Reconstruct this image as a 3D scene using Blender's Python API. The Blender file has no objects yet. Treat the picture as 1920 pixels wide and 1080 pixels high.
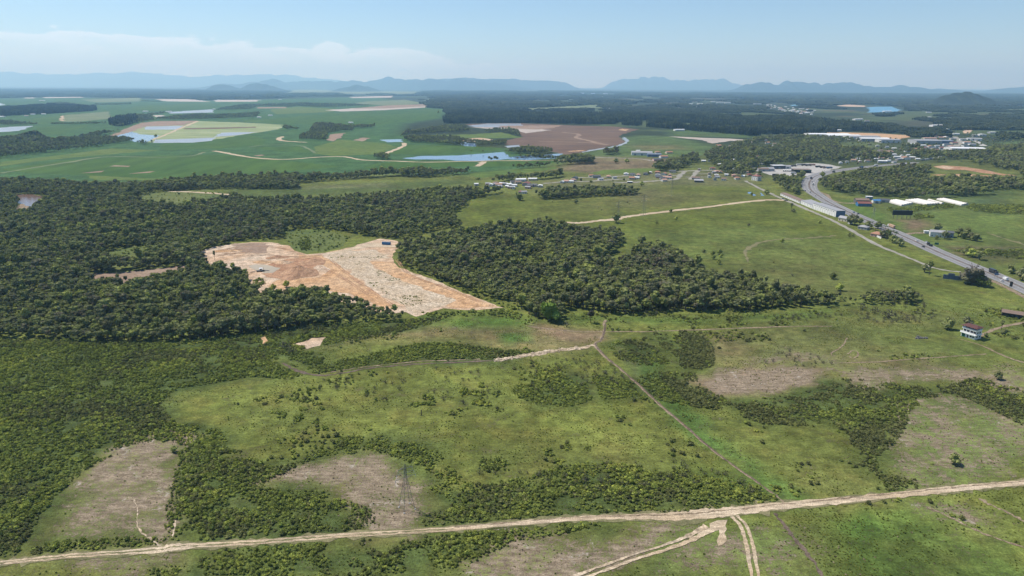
import bpy, bmesh, math, random
import numpy as np
from mathutils import Vector, Matrix
random.seed(7); RNG = np.random.default_rng(11)
S = bpy.context.scene; COL = S.collection
R = math.radians
# ------------------------------------------------------------------ camera
CAM_H = 170.0; PITCH = R(16.53); ROLL = math.atan(7/1920); FPX = 1280.0
_f = np.array([0, math.cos(PITCH), -math.sin(PITCH)]); _r0 = np.array([1.0, 0, 0]); _u0 = np.array([0, math.sin(PITCH), math.cos(PITCH)])
_r = _r0*math.cos(ROLL) + _u0*math.sin(ROLL); _u = _u0*math.cos(ROLL) - _r0*math.sin(ROLL)
cam_d = bpy.data.cameras.new('camera'); cam = bpy.data.objects.new('camera', cam_d); COL.objects.link(cam)
cam_d.sensor_width = 36; cam_d.lens = 36*FPX/1920; cam_d.clip_start = 1; cam_d.clip_end = 120000
cam.matrix_world = Matrix(((_r[0], _u[0], -_f[0], 0), (_r[1], _u[1], -_f[1], 0), (_r[2], _u[2], -_f[2], CAM_H), (0, 0, 0, 1)))
S.camera = cam
# ------------------------------------------------------------------ sun, sky, exposure
SUN_EL, SUN_AZ = R(57), math.atan2(-0.87, 0.49)      # azimuth clockwise from +Y
sd = np.array([math.cos(SUN_EL)*math.sin(SUN_AZ), math.cos(SUN_EL)*math.cos(SUN_AZ), math.sin(SUN_EL)])
sun_d = bpy.data.lights.new('sun', 'SUN'); sun = bpy.data.objects.new('sun', sun_d); COL.objects.link(sun)
sun_d.energy = 5.0; sun_d.angle = R(0.5); sun_d.color = (1.0, 0.955, 0.88)
sun.rotation_euler = Vector(sd).to_track_quat('Z', 'Y').to_euler()
W = bpy.data.worlds.new('World'); S.world = W; W.use_nodes = True
wn, wl = W.node_tree.nodes, W.node_tree.links; wn.clear()
def wnode(t, **k):
    n = wn.new(t)
    for a, b in k.items(): setattr(n, a, b)
    return n
sky = wnode('ShaderNodeTexSky', sky_type='NISHITA', sun_disc=False, sun_elevation=SUN_EL, sun_rotation=SUN_AZ, altitude=100, air_density=0.9, dust_density=0.2, ozone_density=3.5)
bg = wnode('ShaderNodeBackground'); wout = wnode('ShaderNodeOutputWorld'); bg.inputs['Strength'].default_value = 0.100
tc = wnode('ShaderNodeTexCoord'); sx = wnode('ShaderNodeSeparateXYZ'); wl.new(tc.outputs['Generated'], sx.inputs[0])
def wmath(op, a, b=None, c=None, clamp=False):
    n = wnode('ShaderNodeMath', operation=op, use_clamp=clamp)
    for i, v in enumerate((a, b, c)):
        if v is None: continue
        if isinstance(v, (int, float)): n.inputs[i].default_value = v
        else: wl.new(v, n.inputs[i])
    return n.outputs[0]
def wsmooth(x, lo, hi):
    n = wnode('ShaderNodeMapRange', interpolation_type='SMOOTHSTEP'); wl.new(x, n.inputs[0])
    n.inputs[1].default_value = lo; n.inputs[2].default_value = hi; return n.outputs[0]
# cumulus bank low over the left horizon: direction (azimuth, elevation) -> noise
azi = wmath('ARCTAN2', sx.outputs[0], sx.outputs[1]); ele = wmath('ARCSINE', sx.outputs[2])
cv = wnode('ShaderNodeCombineXYZ'); wl.new(azi, cv.inputs[0]); wl.new(wmath('MULTIPLY', ele, 2.6), cv.inputs[1])
cn = wnode('ShaderNodeTexNoise'); cn.inputs['Scale'].default_value = 17; cn.inputs['Detail'].default_value = 7; cn.inputs['Roughness'].default_value = 0.62; wl.new(cv.outputs[0], cn.inputs['Vector'])
cn2 = wnode('ShaderNodeTexNoise'); cn2.inputs['Scale'].default_value = 4; cn2.inputs['Detail'].default_value = 3; wl.new(cv.outputs[0], cn2.inputs['Vector'])
topl = wmath('MULTIPLY_ADD', azi, -0.05, 0.034)                  # the bank rises to the left
topl = wmath('ADD', topl, wmath('MULTIPLY', wmath('SUBTRACT', cn.outputs[0], 0.5), 0.075))
topl = wmath('ADD', topl, wmath('MULTIPLY', wmath('SUBTRACT', cn2.outputs[0], 0.5), 0.05))
under = wmath('SUBTRACT', topl, ele)
dens = wsmooth(under, 0.0, 0.006)
fade = wmath('SUBTRACT', 1.0, wmath('MULTIPLY', wsmooth(under, 0.002, 0.03), 0.62))
side = wmath('SUBTRACT', 1.0, wsmooth(azi, -0.22, 0.12))
cov = wmath('MULTIPLY', wmath('MULTIPLY', dens, fade), wmath('MULTIPLY', side, 0.62))
mx = wnode('ShaderNodeMix', data_type='RGBA'); wl.new(cov, mx.inputs[0]); wl.new(sky.outputs[0], mx.inputs[6]); mx.inputs[7].default_value = (9.6, 9.6, 9.8, 1)
tn = wnode('ShaderNodeMix', data_type='RGBA', blend_type='MULTIPLY'); tn.inputs[0].default_value = 1; wl.new(mx.outputs[2], tn.inputs[6]); tn.inputs[7].default_value = (0.93, 1.0, 1.07, 1); wl.new(tn.outputs[2], bg.inputs['Color']); wl.new(bg.outputs[0], wout.inputs['Surface'])
S.view_settings.view_transform = 'Standard'; S.view_settings.look = 'None'; S.view_settings.exposure = 0.25; S.view_settings.gamma = 1
S.view_settings.use_curve_mapping = False
cy = S.cycles; cy.max_bounces = 5; cy.diffuse_bounces = 2; cy.glossy_bounces = 2; cy.transmission_bounces = 2; cy.volume_bounces = 3; cy.transparent_max_bounces = 4
cy.use_denoising = True; cy.caustics_reflective = False; cy.caustics_refractive = False; cy.use_adaptive_sampling = False
HAZE = dict(density=5.4e-5, color=(0.37, 0.67, 1.0, 1), top=1350)

# ------------------------------------------------------------------ helpers
BUMPS = [(1480, 1700, 220, 170, 42)]     # (x, y, rx, ry, height): wooded rise beside the town
def gz(x, y):
    z = np.zeros_like(np.asarray(x, float))
    for (bx, by, rx, ry, h) in BUMPS: z = z + h*np.exp(-(((x-bx)/rx)**2 + ((y-by)/ry)**2))
    return z
def G(u, v, z=0.0):
    """ground point (metres) that the photograph shows at pixel u, v, on the level z"""
    d = _f + (u-960)/FPX*_r + (540-v)/FPX*_u
    t = (z - CAM_H)/d[2]
    return np.array([d[0]*t, d[1]*t])
def to_px(x, y, z=0.0):
    d = np.array([x, y, z-CAM_H]); k = d@_f; return 960+FPX*(d@_r)/k, 540-FPX*(d@_u)/k
def mpp(u, v):
    p = G(u, v); return math.sqrt(p[0]**2+p[1]**2+CAM_H**2)/FPX
def GP(pts): return np.array([G(*p) for p in pts])
def seg(a, b): return [a, b]
def refine(P, step_frac=0.012, jit=0.25, closed=True, seed=0):
    """world polygon -> denser outline with an uneven edge"""
    rg = np.random.default_rng(seed+len(P)); out = []
    n = len(P)
    for i in range(n if closed else n-1):
        a, b = P[i], P[(i+1) % n]; L = np.hypot(*(b-a)); st = max(1.2, step_frac*np.hypot(*((a+b)/2)))
        k = max(1, min(60, int(L/st)))
        for j in range(k):
            p = a+(b-a)*j/k
            if j: p = p + rg.normal(0, jit*st*0.5, 2)
            out.append(p)
    if not closed: out.append(P[-1])
    return np.array(out)
def smooth_line(P, n=6):
    """Catmull-Rom through world points (any number of columns)"""
    P = np.asarray(P, float); Q = np.vstack([2*P[0]-P[1], P, 2*P[-1]-P[-2]]); out = []
    for i in range(1, len(Q)-2):
        p0, p1, p2, p3 = Q[i-1:i+3]
        for k in range(n):
            t = k/n
            out.append(0.5*((2*p1)+(-p0+p2)*t+(2*p0-5*p1+4*p2-p3)*t*t+(-p0+3*p1-3*p2+p3)*t**3))
    out.append(P[-1]); return np.array(out)
def inside(x, y, P):
    x = np.asarray(x); y = np.asarray(y); r = np.zeros(x.shape, bool)
    bb = (x >= P[:, 0].min()) & (x <= P[:, 0].max()) & (y >= P[:, 1].min()) & (y <= P[:, 1].max())
    if not bb.any(): return r
    xs, ys = x[bb], y[bb]; c = np.zeros(xs.shape, bool)
    x0, y0 = P[:, 0], P[:, 1]; x1, y1 = np.roll(x0, -1), np.roll(y0, -1)
    for a, b, cx, d in zip(x0, y0, x1, y1):
        if b == d: continue
        k = (b > ys) != (d > ys)
        c ^= k & (xs < (cx-a)*(ys-b)/(d-b)+a)
    r[bb] = c; return r
def edge_dist(x, y, P, closed=True):
    d2 = np.full(x.shape, 1e18); n = len(P)
    for i in range(n if closed else n-1):
        a = P[i]; b = P[(i+1) % n]; ab = b-a; L = max(ab@ab, 1e-9)
        t = np.clip(((x-a[0])*ab[0]+(y-a[1])*ab[1])/L, 0, 1)
        d2 = np.minimum(d2, (x-a[0]-t*ab[0])**2+(y-a[1]-t*ab[1])**2)
    return np.sqrt(d2)
def soft(x, y, P, f):
    """1 inside, 0 outside, a ramp f metres wide at the edge"""
    m = np.zeros(x.shape)
    bb = (x >= P[:, 0].min()-f) & (x <= P[:, 0].max()+f) & (y >= P[:, 1].min()-f) & (y <= P[:, 1].max()+f)
    if not bb.any(): return m
    xs, ys = x[bb], y[bb]; d = edge_dist(xs, ys, P); s = np.where(inside(xs, ys, P), d, -d)
    m[bb] = np.clip(0.5+s/f*0.5, 0, 1); return m
def vnoise(x, y, sc, seed=0):
    """cheap value noise 0..1"""
    x = np.asarray(x)/sc+seed*17.3; y = np.asarray(y)/sc+seed*9.1
    xi = np.floor(x).astype(np.int64); yi = np.floor(y).astype(np.int64); xf = x-xi; yf = y-yi
    def h(a, b):
        n = (a*374761393+b*668265263+seed*1442695) & 0x7fffffff; n = ((n ^ (n >> 13))*1274126177) & 0x7fffffff
        return ((n ^ (n >> 16)) & 0xffff)/65535.0
    sx_ = xf*xf*(3-2*xf); sy_ = yf*yf*(3-2*yf)
    return (h(xi, yi)*(1-sx_)+h(xi+1, yi)*sx_)*(1-sy_)+(h(xi, yi+1)*(1-sx_)+h(xi+1, yi+1)*sx_)*sy_

# ------------------------------------------------------------------ materials
MAT = {}
def lin(r, g, b): 
    f = lambda c: (c/255/12.92 if c/255 <= 0.04045 else ((c/255+0.055)/1.055)**2.4)
    return (f(r), f(g), f(b), 1)
class NT:
    def __init__(s, name):
        s.m = bpy.data.materials.new(name); s.m.use_nodes = True; s.n = s.m.node_tree.nodes; s.l = s.m.node_tree.links; s.n.clear()
        s.out = s.n.new('ShaderNodeOutputMaterial'); MAT[name] = s.m
    def node(s, t, ins=None, **k):
        n = s.n.new(t)
        for a, b in k.items(): setattr(n, a, b)
        for a, b in (ins or {}).items(): s.put(n.inputs[a], b)
        return n
    def put(s, sock, v):
        if hasattr(v, 'is_output'): s.l.new(v, sock)
        else: sock.default_value = v
    def pos(s): return s.node('ShaderNodeNewGeometry').outputs['Position']
    def noise(s, scale, detail=3, rough=0.55, vec=None, stretch=None):
        v = vec or s.pos()
        if stretch: v = s.node('ShaderNodeVectorMath', {0: v, 1: stretch}, operation='MULTIPLY').outputs[0]
        return s.node('ShaderNodeTexNoise', {'Vector': v, 'Scale': scale, 'Detail': detail, 'Roughness': rough}).outputs[0]
    def math(s, op, a, b=0.0, clamp=False): return s.node('ShaderNodeMath', {0: a, 1: b}, operation=op, use_clamp=clamp).outputs[0]
    def ramp(s, x, lo, hi, a=0.0, b=1.0): return s.node('ShaderNodeMapRange', {0: x, 1: lo, 2: hi, 3: a, 4: b}).outputs[0]
    def mix(s, f, a, b, mode='MIX'):
        n = s.node('ShaderNodeMix', data_type='RGBA', blend_type=mode); s.put(n.inputs[0], f); s.put(n.inputs[6], a); s.put(n.inputs[7], b); return n.outputs[2]
    def scale(s, col, f):
        col = tuple(col)[:3] if isinstance(col, tuple) else col
        return s.node('ShaderNodeVectorMath', {0: col, 'Scale': f}, operation='SCALE').outputs[0]
    def attr(s, name, typ='GEOMETRY'): return s.node('ShaderNodeAttribute', attribute_name=name, attribute_type=typ)
    def pbr(s, col, rough=0.9, spec=0.2, normal=None, metal=0.0):
        p = s.node('ShaderNodeBsdfPrincipled', {'Base Color': col, 'Roughness': rough, 'Specular IOR Level': spec, 'Metallic': metal})
        if normal is not None: s.l.new(normal, p.inputs['Normal'])
        s.l.new(p.outputs[0], s.out.inputs['Surface']); return s.m
    def bump(s, h, dist=0.3, strength=0.6): return s.node('ShaderNodeBump', {'Height': h, 'Distance': dist, 'Strength': strength}).outputs[0]

def soil(name, c1, c2, big=0.02, mid=0.25, fine=1.6, contrast=0.5, rough=0.95, stretch=None, bump=0.25):
    """earth, sand, crops: two tones mixed over patches, with finer grain in value"""
    t = NT(name)
    f = t.ramp(t.noise(big, 4, 0.6, stretch=stretch), 0.36, 0.64)
    c = t.mix(f, c1, c2)
    g = t.ramp(t.noise(mid, 4, 0.6, stretch=stretch), 0.36, 0.64, 1-contrast*0.5, 1+contrast*0.5)
    fine_n = t.noise(fine, 2, 0.6)
    g2 = t.ramp(fine_n, 0.36, 0.64, 1-contrast*0.5, 1+contrast*0.5)
    c = t.scale(t.scale(c, g), g2)
    return t.pbr(c, rough, 0.1, t.bump(fine_n, bump, 0.7))
def paint(name, c, rough=0.6, var=0.12, spec=0.3, sc=0.35):
    t = NT(name); n = t.noise(sc, 4, 0.6)
    oi = t.node('ShaderNodeObjectInfo').outputs['Random']
    g = t.math('MULTIPLY', t.ramp(n, 0.3, 0.7, 1-var, 1+var*0.6), t.ramp(oi, 0, 1, 0.92, 1.06))
    return t.pbr(t.scale(c, g), rough, spec)
def water(name, c, rough=0.12, wave=0.06):
    t = NT(name); n = t.noise(0.25, 3, 0.6)
    return t.pbr(t.mix(t.ramp(t.noise(0.012, 3), 0.35, 0.65), c, tuple(x*0.8 for x in c[:3])+(1,)), rough, 0.5, t.bump(n, wave, 0.3))
def foliage(name, stops, trans=0.15, big=0.012, rnd=0.55, facevar=0.7, val=0.6):
    """leaves: hue from the plant, from its part of the wood and from each spray of leaves"""
    t = NT(name)
    oi = t.node('ShaderNodeObjectInfo').outputs['Random']
    fv = t.attr('shade').outputs['Fac']
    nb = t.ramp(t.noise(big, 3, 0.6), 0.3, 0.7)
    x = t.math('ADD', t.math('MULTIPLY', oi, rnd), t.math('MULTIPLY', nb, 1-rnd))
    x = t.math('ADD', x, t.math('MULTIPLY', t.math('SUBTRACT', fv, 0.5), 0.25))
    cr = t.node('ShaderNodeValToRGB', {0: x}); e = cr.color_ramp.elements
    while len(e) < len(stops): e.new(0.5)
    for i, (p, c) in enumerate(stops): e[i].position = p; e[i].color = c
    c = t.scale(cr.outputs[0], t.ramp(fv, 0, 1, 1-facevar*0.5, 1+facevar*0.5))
    r2 = t.math('FRACT', t.math('MULTIPLY', oi, 7.31))
    c = t.scale(c, t.ramp(r2, 0, 1, 1-val*0.5, 1+val*0.5))
    d = t.node('ShaderNodeBsdfDiffuse', {'Color': c}); tr = t.node('ShaderNodeBsdfTranslucent', {'Color': t.mix(1.0, c, (1.15, 1.25, 0.7, 1), 'MULTIPLY')})
    m = t.node('ShaderNodeMixShader', {0: trans}); t.l.new(d.outputs[0], m.inputs[1]); t.l.new(tr.outputs[0], m.inputs[2]); t.l.new(m.outputs[0], t.out.inputs['Surface'])
    return t.m
def C(r, g, b): return (r, g, b, 1)
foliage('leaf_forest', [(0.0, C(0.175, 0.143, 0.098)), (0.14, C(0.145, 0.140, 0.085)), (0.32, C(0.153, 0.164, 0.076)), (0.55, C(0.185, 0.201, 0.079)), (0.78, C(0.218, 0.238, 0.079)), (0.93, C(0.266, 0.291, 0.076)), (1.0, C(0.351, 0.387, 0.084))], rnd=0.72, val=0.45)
foliage('leaf_far', [(0.1, C(0.028, 0.036, 0.018)), (0.5, C(0.043, 0.052, 0.023)), (0.9, C(0.063, 0.073, 0.026))], big=0.002)
foliage('leaf_bright', [(0.0, C(0.119, 0.188, 0.039)), (1.0, C(0.204, 0.285, 0.053))])
foliage('leaf_shrub', [(0.1, C(0.113, 0.132, 0.043)), (0.4, C(0.181, 0.215, 0.055)), (0.7, C(0.264, 0.300, 0.067)), (1.0, C(0.390, 0.386, 0.087))], big=0.02)
foliage('leaf_dark_shrub', [(0.1, C(0.101, 0.106, 0.048)), (0.5, C(0.147, 0.157, 0.059)), (1.0, C(0.212, 0.217, 0.078))], big=0.03)
foliage('leaf_grey', [(0.1, C(.085, .078, .060)), (1.0, C(.12, .115, .08))], trans=0.1)
foliage('leaf_grass', [(0.1, C(0.128, 0.160, 0.038)), (0.5, C(0.187, 0.214, 0.051)), (1.0, C(0.285, 0.271, 0.077))], trans=0.4, big=0.015, facevar=.4, val=.35)
foliage('leaf_straw', [(0.1, C(0.190, 0.151, 0.095)), (0.6, C(0.280, 0.224, 0.151)), (1.0, C(0.369, 0.313, 0.224))], trans=0.15, big=0.03)
foliage('leaf_palm', [(0.1, C(.035, .055, .022)), (1.0, C(.06, .085, .03))], trans=0.2)
paint('bark', C(.10, .08, .06), 0.9, 0.3, 0.1, 2.0)
soil('sand_road', C(.36, .275, .18), C(.46, .375, .27), 0.06, 0.5, 2.2, 0.55, stretch=(.22, 1.3, 1))
soil('sand_pit', C(0.408, 0.271, 0.168), C(0.439, 0.348, 0.258), 0.02, 0.14, 0.8, 0.6, bump=0.5)
soil('sand_orange', C(0.387, 0.232, 0.122), C(0.430, 0.288, 0.172), 0.03, 0.16, 0.7, 0.6, bump=0.5)
soil('earth_red', C(0.267, 0.144, 0.082), C(0.341, 0.207, 0.126), 0.04, 0.2, 0.8, 0.5)
soil('rubble', C(.355, .275, .185), C(.43, .355, .265), 0.05, 0.28, 0.8, 0.6, bump=0.3)
soil('worn_grass', C(0.129, 0.125, 0.060), C(0.181, 0.163, 0.086), 0.05, 0.3, 1.5, 0.4)
soil('spoil', C(0.258, 0.150, 0.090), C(0.344, 0.215, 0.133), 0.05, 0.25, 1.2, 0.5)
soil('track_earth', C(0.189, 0.142, 0.095), C(0.249, 0.194, 0.133), 0.08, 0.5, 2.0, 0.6)
soil('ditch_earth', C(0.090, 0.067, 0.052), C(0.146, 0.112, 0.086), 0.08, 0.5, 2.0, 0.5)
soil('path_grey', C(0.222, 0.207, 0.170), C(0.281, 0.267, 0.230), 0.05, 0.3, 1.5, 0.3)
soil('asphalt', C(0.185, 0.181, 0.181), C(0.214, 0.211, 0.211), 0.02, 0.2, 1.2, 0.15, 0.8)
soil('concrete', C(0.310, 0.296, 0.267), C(0.370, 0.355, 0.333), 0.02, 0.15, 0.8, 0.25, 0.8)
soil('crop', C(0.038, 0.084, 0.013), C(0.054, 0.100, 0.016), 0.005, 0.03, 0.3, 0.34, stretch=(1, .25, 1))
soil('crop_light', C(0.075, 0.117, 0.022), C(0.097, 0.130, 0.028), 0.006, 0.04, 0.3, 0.36)
soil('crop_dull', C(0.112, 0.146, 0.065), C(0.146, 0.163, 0.086), 0.004, 0.02, 0.2, 0.25)
soil('paddy_green', C(0.189, 0.232, 0.103), C(0.258, 0.284, 0.155), 0.006, 0.05, 0.4, 0.3, stretch=(.3, 1, 1))
soil('plough', C(0.107, 0.067, 0.047), C(0.142, 0.093, 0.062), 0.006, 0.03, 0.3, 0.3, stretch=(.4, 1, 1))
soil('plough_pale', C(0.215, 0.146, 0.103), C(0.258, 0.189, 0.138), 0.01, 0.05, 0.3, 0.3)
soil('pasture_clear', C(0.082, 0.110, 0.029), C(0.112, 0.127, 0.039), 0.01, 0.08, 0.6, 0.35)
water('water_blue', C(.10, .16, .27)); water('water_pale', C(.30, .31, .32), 0.3); water('water_brown', C(.16, .10, .07), 0.2); water('water_pit', C(.36, .30, .21), 0.55, 0.03)
water('water_silt', C(.40, .33, .265), 0.6, 0.02)
paint('bright_wall', C(.82, .81, .78))
water('water_turquoise', C(.07, .24, .38), 0.3)
paint('white_wall', C(0.666, 0.657, 0.630)); paint('cream_wall', C(0.558, 0.495, 0.378)); paint('grey_wall', C(.36, .36, .36)); paint('pink_wall', C(.55, .36, .30))
paint('white_roof', C(0.630, 0.639, 0.648)); paint('grey_roof', C(.30, .30, .31)); paint('dark_roof', C(.085, .09, .10)); paint('orange_tile', C(.34, .175, .11)); paint('red_tile', C(.21, .085, .065)); paint('brown_roof', C(.20, .14, .105)); paint('salmon_tile', C(.40, .25, .19))
paint('maroon_roof', C(.105, .045, .036)); paint('glass_dark', C(.03, .04, .055), 0.2, 0.1, 0.6); paint('blue_paint', C(.05, .17, .36)); paint('blue_dull', C(.10, .16, .26)); paint('film_white', C(0.648, 0.612, 0.567), 0.5)
paint('black_paint', C(.015, .018, .022), 0.5); paint('steel', C(.17, .175, .18), 0.5, 0.1, 0.4); paint('car_white', C(0.675, 0.675, 0.675), 0.3, 0.04, 0.5); paint('car_dark', C(.03, .032, .04), 0.3, 0.04, 0.5); paint('car_grey', C(.25, .26, .27), 0.3, 0.04, 0.5); paint('car_red', C(.35, .05, .04), 0.3, 0.04, 0.5)
paint('rubber', C(.02, .02, .02), 0.9); paint('line_white', C(.5, .5, .49)); paint('tarp_tan', C(.45, .30, .20)); paint('sign_green', C(.02, .12, .07)); paint('wood_grey', C(.13, .125, .12)); paint('panel_grey', C(.17, .20, .25))
soil('hill_wood', C(0.018, 0.025, 0.014), C(0.029, 0.037, 0.019), 0.003, 0.012, 0.06, 0.7)

# ------------------------------------------------------------------ scene helpers
def put(name, data, mat=None, parent=None, kind=None, loc=None):
    o = bpy.data.objects.new(name, data); COL.objects.link(o)
    if mat: 
        data.materials.clear()
        for m in (mat if isinstance(mat, (list, tuple)) else [mat]): data.materials.append(MAT[m])
    if parent: o.parent = parent
    if kind: o['kind'] = kind
    if loc is not None: o.location = loc
    return o
def tag(o, label, cat, group=None):
    o['label'] = label; o['category'] = cat
    if group: o['group'] = group
    return o
def empty(name, loc, rz=0.0):
    o = bpy.data.objects.new(name, None); COL.objects.link(o); o.location = loc; o.rotation_euler = (0, 0, rz); o.empty_display_size = 1; return o
def mesh(name, V, F, smooth=False):
    m = bpy.data.meshes.new(name); m.from_pydata([tuple(map(float, v)) for v in V], [], F)
    if smooth: m.polygons.foreach_set('use_smooth', [True]*len(m.polygons))
    m.update(); return m
CLEAR = []       # outlines where no wild plants grow
def sheet(name, P, mat, z, clear=True, jit=0.3, seed=0):
    """a flat piece of land or water, from a world outline; a faint step above the ground"""
    P = np.asarray(P); Q = refine(P, 0.010, jit, True, seed)
    d = np.hypot(*P.mean(0)); zz = 0.05+0.03*z+d*1.5e-5
    if clear: CLEAR.append(P)
    a = 0.5*np.sum(Q[:, 0]*np.roll(Q[:, 1], -1)-Q[:, 1]*np.roll(Q[:, 0], -1))
    if a < 0: Q = Q[::-1]
    return put(name, mesh(name, [(x, y, zz) for x, y in Q], [list(range(len(Q)))]), mat, kind='structure')
ROADS = []
def strip(name, L, mat, z, clear=1.0, jit=0.12, n=6, kind='structure', seed=0, off=0.0):
    """a road or track along (u, v, width in m) points"""
    W_ = np.array([[*G(p[0], p[1]), p[2]] for p in L]); W_ = smooth_line(W_, n)
    T = np.gradient(W_[:, :2], axis=0); T /= np.maximum(np.linalg.norm(T, axis=1), 1e-9)[:, None]; N = np.stack([-T[:, 1], T[:, 0]], 1)
    rg = np.random.default_rng(seed+len(L)); w = W_[:, 2]
    c = W_[:, :2]+N*off
    a = c+N*(w*(0.5+rg.normal(0, jit, len(w))))[:, None]; b = c-N*(w*(0.5+rg.normal(0, jit, len(w))))[:, None]
    V = []; F = []
    for i in range(len(w)):
        d = np.hypot(*c[i]); zz = 0.05+0.03*z+d*1.5e-5
        V += [(*b[i], zz), (*a[i], zz)]
        if i: F.append((2*i-2, 2*i, 2*i+1, 2*i-1))
    if clear: ROADS.append((c, float(np.max(w))*0.5*clear, w*0.5*clear))
    return put(name, mesh(name, V, F), mat, kind=kind)
def road_mask(x, y):
    m = np.zeros(x.shape, bool)
    for c, wm, w in ROADS:
        bb = (x > c[:, 0].min()-wm) & (x < c[:, 0].max()+wm) & (y > c[:, 1].min()-wm) & (y < c[:, 1].max()+wm)
        if bb.any(): m[bb] |= edge_dist(x[bb], y[bb], c, False) < wm
    return m

# ------------------------------------------------------------------ mesh building
def ico(sub):
    bm = bmesh.new(); bmesh.ops.create_icosphere(bm, subdivisions=sub, radius=1)
    V = np.array([v.co[:] for v in bm.verts]); F = [[v.index for v in f.verts] for f in bm.faces]; bm.free(); return V, F
ICO1, ICO2 = ico(1), ico(2)
class MB:
    """collects leaves, lobes, boxes and tubes into one mesh, with a 'shade' value per face"""
    def __init__(s): s.V = []; s.F = []; s.sh = []
    def add(s, V, F, sh=None):
        o = len(s.V); s.V += [tuple(v) for v in V]; s.F += [[i+o for i in f] for f in F]
        s.sh += list(sh) if sh is not None else [0.5]*len(F)
    def lobe(s, c, r, rg, jit=0.22, sq=0.8, I=ICO1, base=0.5):
        V = I[0]*(1+rg.normal(0, jit, (len(I[0]), 1))); V = V*np.array([r, r, r*sq])+np.array(c)
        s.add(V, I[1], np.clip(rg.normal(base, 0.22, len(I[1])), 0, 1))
    def leaves(s, c, r, n, size, rg, sq=0.8, base=0.55, up=0.25):
        """sprays of leaves over an ellipsoid shell"""
        d = rg.normal(0, 1, (n, 3)); d[:, 2] = d[:, 2]*0.8+up; d /= np.linalg.norm(d, axis=1)[:, None]
        p = d*np.array([r, r, r*sq])*rg.uniform(0.82, 1.12, (n, 1))+np.array(c)
        for i in range(n):
            nrm = d[i]+rg.normal(0, 0.55, 3); nrm /= np.linalg.norm(nrm)
            t = np.cross(nrm, rg.normal(0, 1, 3)); t /= np.linalg.norm(t); b = np.cross(nrm, t)
            a = size*rg.uniform(0.6, 1.25); q = a*rg.uniform(0.55, 0.9)
            s.add([p[i]-t*a*.5, p[i]-b*q*.5+nrm*a*.1, p[i]+t*a*.5, p[i]+b*q*.5+nrm*a*.1], [(0, 1, 2, 3)], [np.clip(rg.normal(base, 0.25), 0, 1)])
    def box(s, c, d, rz=0.0, taper=1.0):
        x, y, z = d[0]/2, d[1]/2, d[2]; k = taper; V = np.array([(-x, -y, 0), (x, -y, 0), (x, y, 0), (-x, y, 0), (-x*k, -y*k, z), (x*k, -y*k, z), (x*k, y*k, z), (-x*k, y*k, z)])
        cr, sr = math.cos(rz), math.sin(rz); V = np.stack([V[:, 0]*cr-V[:, 1]*sr, V[:, 0]*sr+V[:, 1]*cr, V[:, 2]], 1)+np.array(c)
        s.add(V, [(3, 2, 1, 0), (4, 5, 6, 7), (0, 1, 5, 4), (1, 2, 6, 5), (2, 3, 7, 6), (3, 0, 4, 7)])
    def tube(s, a, b, r0, r1, n=6, cap=True):
        a = np.array(a, float); b = np.array(b, float); d = (b-a)/max(np.linalg.norm(b-a), 1e-9)
        t = np.cross(d, (0, 0, 1) if abs(d[2]) < .9 else (1, 0, 0)); t /= np.linalg.norm(t); w = np.cross(d, t)
        V = [p+(t*math.cos(q)+w*math.sin(q))*r for p, r in ((a, r0), (b, r1)) for q in np.linspace(0, 2*math.pi, n, False)]
        F = [(i, (i+1) % n, n+(i+1) % n, n+i) for i in range(n)]
        if cap: F += [tuple(range(n))[::-1], tuple(range(n, 2*n))]
        s.add(V, F)
    def build(s, name):
        m = mesh(name, s.V, s.F); a = m.attributes.new('shade', 'FLOAT', 'FACE'); a.data.foreach_set('value', np.array(s.sh, np.float32)); return m

def clearing(x, y):
    """1 where the far woods open onto grass"""
    m = vnoise(x, y, 420, 15)*.6+vnoise(x, y, 130, 16)*.4
    return np.clip((m-.56)*14, 0, 1)*(np.asarray(x) > .02*np.asarray(y))*(np.asarray(y) < 12000)
# ------------------------------------------------------------------ ground: one sheet to the horizon, finer where nearer
rows = [-600, -250, -50, 60, 130]; y_ = 190.0
while y_ < 52000: rows.append(y_); y_ += max(1.3, 0.0062*y_)
rows = np.array(rows); tt = np.concatenate([[-1.9, -1.5, -1.2], np.linspace(-1.0, 1.0, 300), [1.2, 1.5, 1.9]])
GX = (np.maximum(rows, 150)+40)[:, None]*tt[None, :]; GY = np.repeat(rows[:, None], len(tt), 1)
gx_, gy_ = GX.ravel(), GY.ravel()
# wandering offset so that plant boundaries are uneven
wob = lambda s, a, k: (vnoise(gx_, gy_, s, k)-0.5)*a
qx = gx_+wob(35, 22, 1)+wob(9, 7, 2); qy = gy_+wob(35, 22, 3)+wob(9, 7, 4)
far = np.clip((gy_-1300)/900, 0, 1)
col = np.empty((gx_.size, 3)); bare = np.zeros(gx_.size)
meadow = np.array([.126, .148, .036]); wood = np.array([.034, .048, .022])
col[:] = meadow*(1-far[:, None])+wood*far[:, None]
def tint(pts, c, f=14, k=1.0, b=None, warp=True):
    global col, bare
    P = GP(pts); m = soft(qx if warp else gx_, qy if warp else gy_, P, f)*k
    if c is not None: col = col*(1-m[:, None])+np.array(c)*m[:, None]
    if b is not None: bare = bare*(1-m)+b*m
PAST = (.102, .126, .024); LUSH = (.085, .150, .030); DRY = (.165, .142, .066); SCRUB = (.066, .092, .028); OLIVE = (.128, .130, .046); BRIGHT = (.13, .19, .042)
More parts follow.
